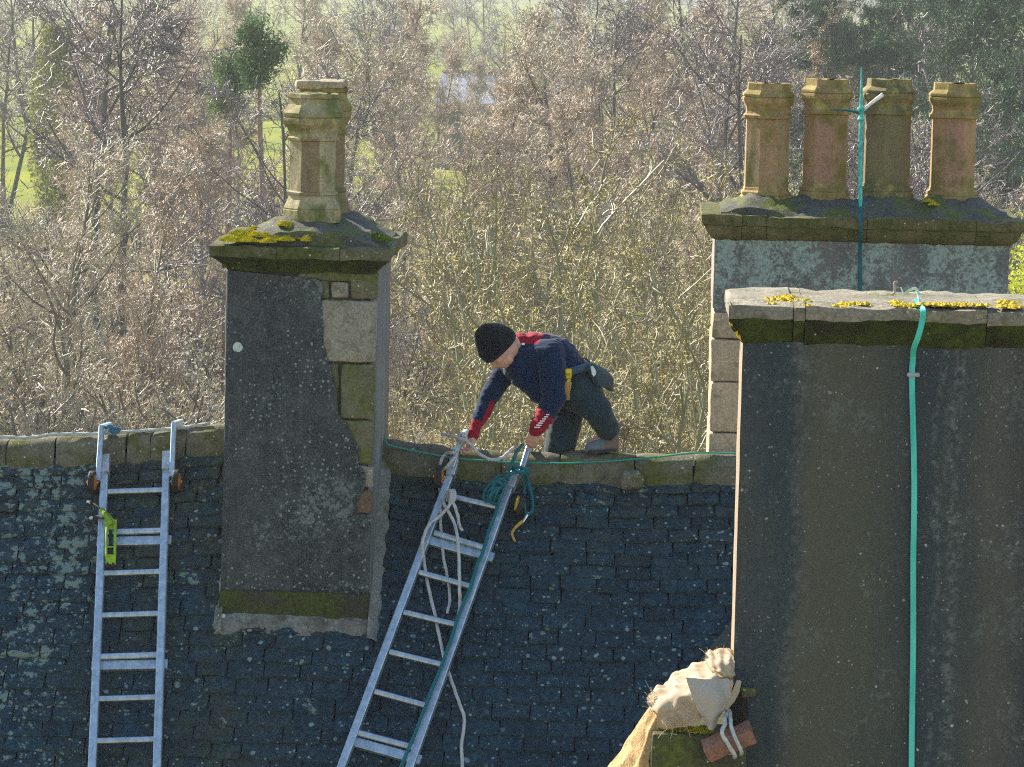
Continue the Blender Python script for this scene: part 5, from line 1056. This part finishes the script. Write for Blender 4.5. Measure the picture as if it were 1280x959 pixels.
def label_trees():
    for (key, tier, zone), lst in REG.items():
        lst.sort(key=lambda a: a[0]); n = len(lst)
        for i, (_, t) in enumerate(lst):
            if n == 1: t['label'] = f'{tier}-row {DESC[key][0]} {zone}'
            else: t['label'] = ('leftmost' if i == 0 else 'rightmost' if i == n - 1 else ORD[i - 1] + ' from left') + f' of the {tier}-row {DESC[key][1]} {zone}'
            t['group'] = DESC[key][1] + ' in the wood'
def at(px, y): return P(px, 480, y).x
for px, y, s in [(560, 47, .92), (690, 50, 1.0), (800, 46, .95), (880, 53, 1.05), (760, 60, 1.1), (500, 60, .9), (950, 66, .9), (1060, 58, .9), (1290, 60, .8)]: tree('willow', at(px, y), y, s)
for px, y, s in [(20, 62, .8), (90, 58, .8), (160, 64, .9), (225, 60, .8), (275, 66, .9), (-30, 70, .9), (60, 76, 1.0), (130, 82, 1.1), (200, 78, 1.1), (260, 84, 1.0), (320, 70, 1.0), (420, 66, .9), (470, 72, 1.1), (1280, 66, .8), (1200, 60, .9)]: tree('bramble', at(px, y), y, s)
rows = [(78, [(-40, 'birch'), (70, 'grey'), (190, 'birch'), (400, 'dark'), (470, 'birch'), (860, 'birch'), (980, 'birch'), (1120, 'dark'), (1260, 'grey')]),
        (96, [(110, 'birch'), (160, 'dark'), (240, 'birch'), (430, 'grey'), (560, 'birch'), (650, 'birch'), (740, 'birch'), (830, 'birch'), (930, 'dark'), (1050, 'birch')]),
        (115, [(-60, 'birch'), (130, 'birch'), (270, 'birch'), (400, 'birch'), (500, 'birch'), (600, 'birch'), (700, 'grey'), (790, 'birch'), (900, 'birch'), (1010, 'birch')]),
        (138, [(180, 'birch'), (250, 'birch'), (660, 'birch'), (760, 'dark'), (850, 'grey'), (960, 'grey')]),
        (165, [(15, 'dark'), (120, 'birch'), (230, 'grey'), (390, 'grey'), (490, 'dark'), (740, 'birch'), (820, 'birch'), (900, 'grey'), (1000, 'dark')]),
        (200, [(45, 'dark'), (170, 'grey'), (260, 'birch'), (420, 'birch'), (720, 'grey'), (800, 'grey'), (890, 'grey'), (1040, 'birch')]),
        (250, [(-20, 'grey'), (210, 'birch'), (330, 'grey'), (460, 'dark'), (690, 'dark'), (780, 'birch'), (870, 'birch'), (970, 'grey')]),
        (330, [(150, 'grey'), (240, 'grey'), (380, 'birch'), (430, 'grey'), (740, 'grey'), (830, 'grey'), (930, 'birch'), (1010, 'grey')])]
for y0, lst in rows:
    for px, kd in lst:
        y = y0 + random.uniform(-7, 7) * y0 / 100; s = random.uniform(.82, 1.12) * (1.0 if y0 > 90 else .8)
        if kd == 'birch' and y0 < 120: s *= .88
        tree(kd, at(px + random.uniform(-15, 15), y), y, s)
tree('pine', at(334, 92), 92, 1.11, v=0, label='tall pine with a bare reddish trunk just left of the left chimney pots')
tree('pine', at(280, 98), 98, 1.0, v=1, label='thin pine with a small dark tuft left of the reddish-trunked pine')
for px, y, s, lb in [(1215, 112, .85, 'broad dark spruce above the rightmost terracotta pot'), (1130, 130, .8, 'dark spruce showing over the third terracotta pot'), (1290, 108, .95, 'dark spruce at the right edge of the view'), (1055, 150, .7, 'small spruce between the second and third terracotta pots'), (1170, 140, .95, 'spruce behind the gap left of the rightmost terracotta pot')]: tree('spruce', at(px, y), y, s, label=lb)
tree('ivy', at(70, 150), 150, 1.0, label='ivy-covered tree at upper left of the wood'); tree('ivy', at(905, 175), 175, 1.0, label='ivy-covered tree left of the leftmost terracotta pot')
for px, y, s in [(1040, 120, .8), (1115, 120, .75), (1180, 125, .85), (1250, 130, .95), (1010, 200, .9), (1090, 240, 1.0), (1320, 200, 1.0)]: tree('spruce', at(px, y), y, s, label={1040: 'small dark spruce low between the first and second terracotta pots', 1115: 'spruce right behind the grey-green third pot', 1180: 'dense spruce in the gap left of the rightmost pot', 1250: 'tall spruce right of the rightmost terracotta pot', 1010: 'far spruce above the second terracotta pot', 1090: 'farthest spruce above the lightning rod', 1320: 'spruce just beyond the right edge of the view'}[px])
for px, y, kd, s in [(-20, 100, 'bramble', 1.3), (60, 108, 'bramble', 1.3), (140, 104, 'bramble', 1.3), (240, 112, 'bramble', 1.3), (30, 90, 'bramble', 1.2), (110, 94, 'bramble', 1.2), (190, 97, 'bramble', 1.1), (270, 99, 'bramble', 1.2), (500, 100, 'bramble', 1.4), (590, 90, 'willow', .9), (700, 86, 'willow', 1.0), (840, 78, 'willow', 1.0), (930, 80, 'willow', 1.0), (1230, 90, 'willow', .9),
    (100, 126, 'birch', 1), (210, 124, 'birch', .9), (300, 128, 'birch', .8), (330, 105, 'birch', .7), (510, 126, 'birch', .9), (630, 108, 'birch', .8), (690, 126, 'birch', .9), (760, 118, 'birch', .9), (860, 122, 'birch', 1.0), (920, 130, 'birch', .9), (1160, 104, 'grey', .7), (1225, 98, 'grey', .65), (610, 150, 'birch', .7), (700, 152, 'birch', .9), (800, 148, 'birch', 1.1), (880, 156, 'birch', 1.0), (140, 150, 'birch', .9), (430, 150, 'birch', .9), (490, 146, 'birch', 1.0), (850, 182, 'birch', 1.0), (780, 190, 'birch', 1.0), (940, 188, 'birch', 1.0), (515, 215, 'dark', .75), (625, 225, 'dark', .8), (560, 300, 'grey', .9), (595, 340, 'dark', 1.0), (470, 290, 'grey', .9), (535, 172, 'birch', .8), (585, 205, 'birch', .8), (640, 215, 'birch', .75), (500, 232, 'grey', .7), (560, 262, 'birch', .7), (620, 280, 'grey', .7), (200, 180, 'birch', .9), (270, 176, 'birch', .8),
    (-110, 78, 'birch', .8), (-170, 96, 'birch', .9), (-120, 120, 'grey', .9), (-210, 140, 'birch', 1), (-90, 165, 'grey', .9), (1370, 78, 'birch', .8), (1420, 98, 'birch', .9), (1390, 60, 'willow', .9), (1460, 120, 'grey', .9), (1400, 150, 'birch', 1), (1370, 62, 'bramble', .9)]: tree(kd, at(px, y), y, s)
label_trees()
# rough grass and dead bracken under the trees
g = np.random.default_rng(5); n = 60000; y = 48 + 130 * g.random(n) ** 1.3; hw = y * .19; x = g.uniform(-1, 1, n) * hw
z = np.array([ground_z(a, b) for a, b in zip(x, y)]); p = np.column_stack([x, y, z]); h = g.uniform(.3, 1.0, n) * (.4 + .6 * (np.sin(x * .7) * np.cos(y * .3) + 1) / 2); a = g.uniform(0, 6.28, n)
s_ = np.column_stack([np.cos(a), np.sin(a), 0 * a]) * .022; t_ = p + np.column_stack([g.normal(0, .4, n) * h, g.normal(0, .4, n) * h, h]); mid = (p + t_) / 2 + np.array([0, 0, .12]) * h[:, None]
V = np.stack([p - s_, p + s_, mid + s_ * .8, mid - s_ * .8, t_ + s_ * .15, t_ - s_ * .15], axis=1).reshape(-1, 3); b6 = np.arange(n)[:, None] * 6
F = np.concatenate([b6 + np.array([0, 1, 2, 3]), b6 + np.array([3, 2, 4, 5])])
gmz = leafm('dead_grass', (.30, .25, .12), (.48, .42, .25), .3); og = put('rough_grass', mesh_np('rough_grass', V, F, gmz)); tag(og, 'straw-coloured dead grass and bracken on the ground behind the ridge', 'grass', kind='stuff')
# pale-leaved thicket left of the left chimney
n = 5200; bx, by = at(205, 88), 88; p = np.column_stack([g.normal(bx, .95, n), g.normal(by, 1.0, n), np.abs(g.normal(1.3, .8, n)) + ground_z(bx, by)]); A = unit(g.normal(0, 1, (n, 3))); b = unit(np.cross(A, g.normal(0, 1, (n, 3)))); s = g.uniform(.02, .05, n)[:, None]
tb, cb, _ = bare_tree(99, 3.2, 9, .1, .03, 6, 5, 4, 1, .009, .6, .03, .4, .1, spread=.3); o = empty('pale_bush', (bx, by, ground_z(bx, by)), 0, label='pale-leaved bush low in the wood left of the left chimney', cat='bush'); mw = WM[o.name].copy()
put('trunk', mesh_np('trunk', *tb, bark['grey']), o, mw); put('crown', mesh_np('crown', *cb, twig['grey']), o, mw)
obj('leaves', (np.stack([p - A * s, p + b * s, p + A * s, p - b * s], axis=1).reshape(-1, 3), np.arange(4 * n).reshape(-1, 4)), leafm('pale_leaves', (.42, .45, .38), (.6, .6, .5), .3), o)
# green-yellow shrub behind the right end of the four-pot chimney
n = 5000; bx, by = at(1287, 52), 52; p = np.column_stack([g.normal(bx, .16, n), g.normal(by, .4, n), g.normal(8.0, .45, n)]); A = unit(g.normal(0, 1, (n, 3))); b = unit(np.cross(A, g.normal(0, 1, (n, 3)))); s = g.uniform(.015, .04, n)[:, None]
tb, cb, _ = bare_tree(98, 8.8, 3, .03, .06, 14, 5, 4, 2, .009, .4, .1, .16, .3); o = empty('leafy_tree', (bx, by, 0), 0, label='yellow-green leafing tree at the right edge beside the far chimney', cat='tree'); mw = WM[o.name].copy()
put('trunk', mesh_np('trunk', *tb, bark['willow']), o, mw); put('crown', mesh_np('crown', *cb, twig['willow']), o, mw)
obj('leaves', (np.stack([p - A * s, p + b * s, p + A * s, p - b * s], axis=1).reshape(-1, 3), np.arange(4 * n).reshape(-1, 4)), leafm('spring_leaves', (.28, .36, .03), (.5, .5, .06), .4), o)
# far woods as a mass
def far_wood(y0, y1, n, hmax, seed, xs):
    g = np.random.default_rng(seed); x = g.uniform(-1, 1, n) * xs; y = g.uniform(y0, y1, n); z0 = np.array([ground_z(a, b) for a, b in zip(x, y)]); H = g.uniform(.6, 1, n) * hmax
    K = 4; p = np.column_stack([x, y, z0]); d = unit(np.column_stack([g.normal(0, .12, n), g.normal(0, .12, n), np.ones(n)])); T, TR = branch(g, p, d, H, np.full(n, .22), np.full(n, .06), K, .05, 0)
    A, AR, LA = kids(g, T, TR, 12, .15, 1, .6, .4, .6, H, 3, .1, .05, .06); Bq, BR, LB = kids(g, A, AR, 5, .2, 1, .6, .5, .8, LA, 3, .1, .02, .05)
    return npcat([tubes(T, TR, 3), tubes(A, AR, 3), tubes(Bq, BR, 3)])
fw = barkm('far_wood', (.20, .17, .17), (.30, .27, .25), .05)
for i, (y0, y1, n, h, xs) in enumerate([(640, 760, 190, 13, 170), (1000, 1250, 360, 16, 260)]):
    o = put('far_wood', mesh_np('far_wood', *far_wood(y0, y1, n, h, 20 + i, xs), fw)); tag(o, ['belt of bare woodland across the far side of the fields', 'hazy woodland covering the distant hillside'][i], 'wood', kind='stuff')
# hedges across the fields
for i, (y0, x0, x1) in enumerate([(430, -75, 75), (300, -50, -5), (520, -90, 90)]):
    n = 2600; xx = g.uniform(x0, x1, n); hz = np.abs(g.normal(0, .8, n)); yy = y0 + xx * .12 + g.normal(0, .5, n); p = np.column_stack([xx, yy, hz + np.array([ground_z(a, b) for a, b in zip(xx, yy)])])
    d = unit(g.normal(0, 1, (n, 3)) + np.array([0, 0, .6])); T, TR = branch(g, p, d, np.full(n, .9), np.full(n, .03), np.full(n, .02), 2, .1, 0); o = put('hedge', mesh_np('hedge', *tubes(T, TR, 3), fw)); tag(o, ['long field hedge beyond the slate-roofed barn', 'short field hedge at the left behind the pines', 'farthest field hedge below the woodland belt'][i], 'hedge', kind='stuff')
# the barn roof beyond the wood
by = 235; barn = empty('barn', (at(632, by), by, ground_z(at(632, by), by)), R(-8), label='long grey slate-roofed barn half hidden beyond the bare birches', cat='barn')
bz = ground_z(at(632, by), by); ridge_z = P(640, 92, by).z; ez = P(640, 128, by + -3).z; MB_ = Matrix.Translation((at(632, by), by, 0)) @ Matrix.Rotation(R(-8), 4, 'Z'); hl = 4.6; hd = 3.4
def BP(x, y, z): return MB_ @ Vector((x, y, z))
br = mat_stone('barn_slate', (.42, .46, .55), (.32, .36, .44), .1, sc=.8, lich=.2)
for s in (1, -1): obj('roof', extrude_poly([BP(-hl - .3, s * (hd + .3), ez - .1), BP(hl + .3, s * (hd + .3), ez - .1), BP(hl + .3, 0, ridge_z), BP(-hl - .3, 0, ridge_z)], Vector((0, 0, -.15))), br, barn)
obj('wall', sbox((-hl, -hd, bz - .5), (hl, hd, ez), T=MB_), MAT['wall'], barn)
for s in (1, -1): obj('gable', extrude_poly([BP(s * hl, -hd, ez), BP(s * hl, hd, ez), BP(s * hl, 0, ridge_z - .2)], (BP(s * .25, 0, 0) - BP(0, 0, 0)) * -1), MAT['wall'], barn)
rc = obj('ridge', sbox((-hl - .3, -.15, ridge_z - .02), (hl + .3, .15, ridge_z + .1), T=MB_), MAT['cap_top'], barn)
# pale blue cabin behind the spruces
cy = 118; cx = at(1272, cy); cz = ground_z(cx, cy); zt_, zb_ = P(1270, 190, cy).z, P(1270, 232, cy).z
cab = empty('cabin', (cx, cy, cz), R(-8), label='small pale blue and white cabin among the trees at the right edge', cat='cabin'); MC = Matrix.Translation((cx, cy, 0)) @ Matrix.Rotation(R(-8), 4, 'Z')
obj('wall', sbox((-.45, -1.2, cz - .3), (3.6, 1.2, zt_ - .15), T=MC), plain('blue_boards', (.16, .33, .55), .6, sc=3), cab)
obj('roof', sbox((-.6, -1.4, zt_ - .15), (3.8, 1.4, zt_), T=MC), plain('white_roof', (.7, .75, .8), .5), cab)
obj('window', sbox((-.15, -1.24, zb_ + .3), (.35, -1.19, zt_ - .35), T=MC), plain('pane', (.45, .6, .75), .15), cab)
obj('window', sbox((.7, -1.24, zb_ + .3), (1.3, -1.19, zt_ - .35), T=MC), plain('pane', (.45, .6, .75), .15), cab)
# ------------------------------------------------------------------ haze over the whole place
hm = bpy.data.materials.new('haze'); hm.use_nodes = True; nt = hm.node_tree
for nd in list(nt.nodes):
    if nd.type == 'BSDF_PRINCIPLED': nt.nodes.remove(nd)
pv = nt.nodes.new('ShaderNodeVolumePrincipled'); pv.inputs['Color'].default_value = (.93, .95, .97, 1); pv.inputs['Density'].default_value = .00048; pv.inputs['Anisotropy'].default_value = 0.0
nt.links.new(pv.outputs[0], [n for n in nt.nodes if n.type == 'OUTPUT_MATERIAL'][0].inputs['Volume'])
hz_ = obj('haze', sbox((-1700, -320, -3), (1700, 3500, 85), T=Matrix.Identity(4)), hm, kind='stuff', label='thin pale haze in the air over the valley', cat='haze')
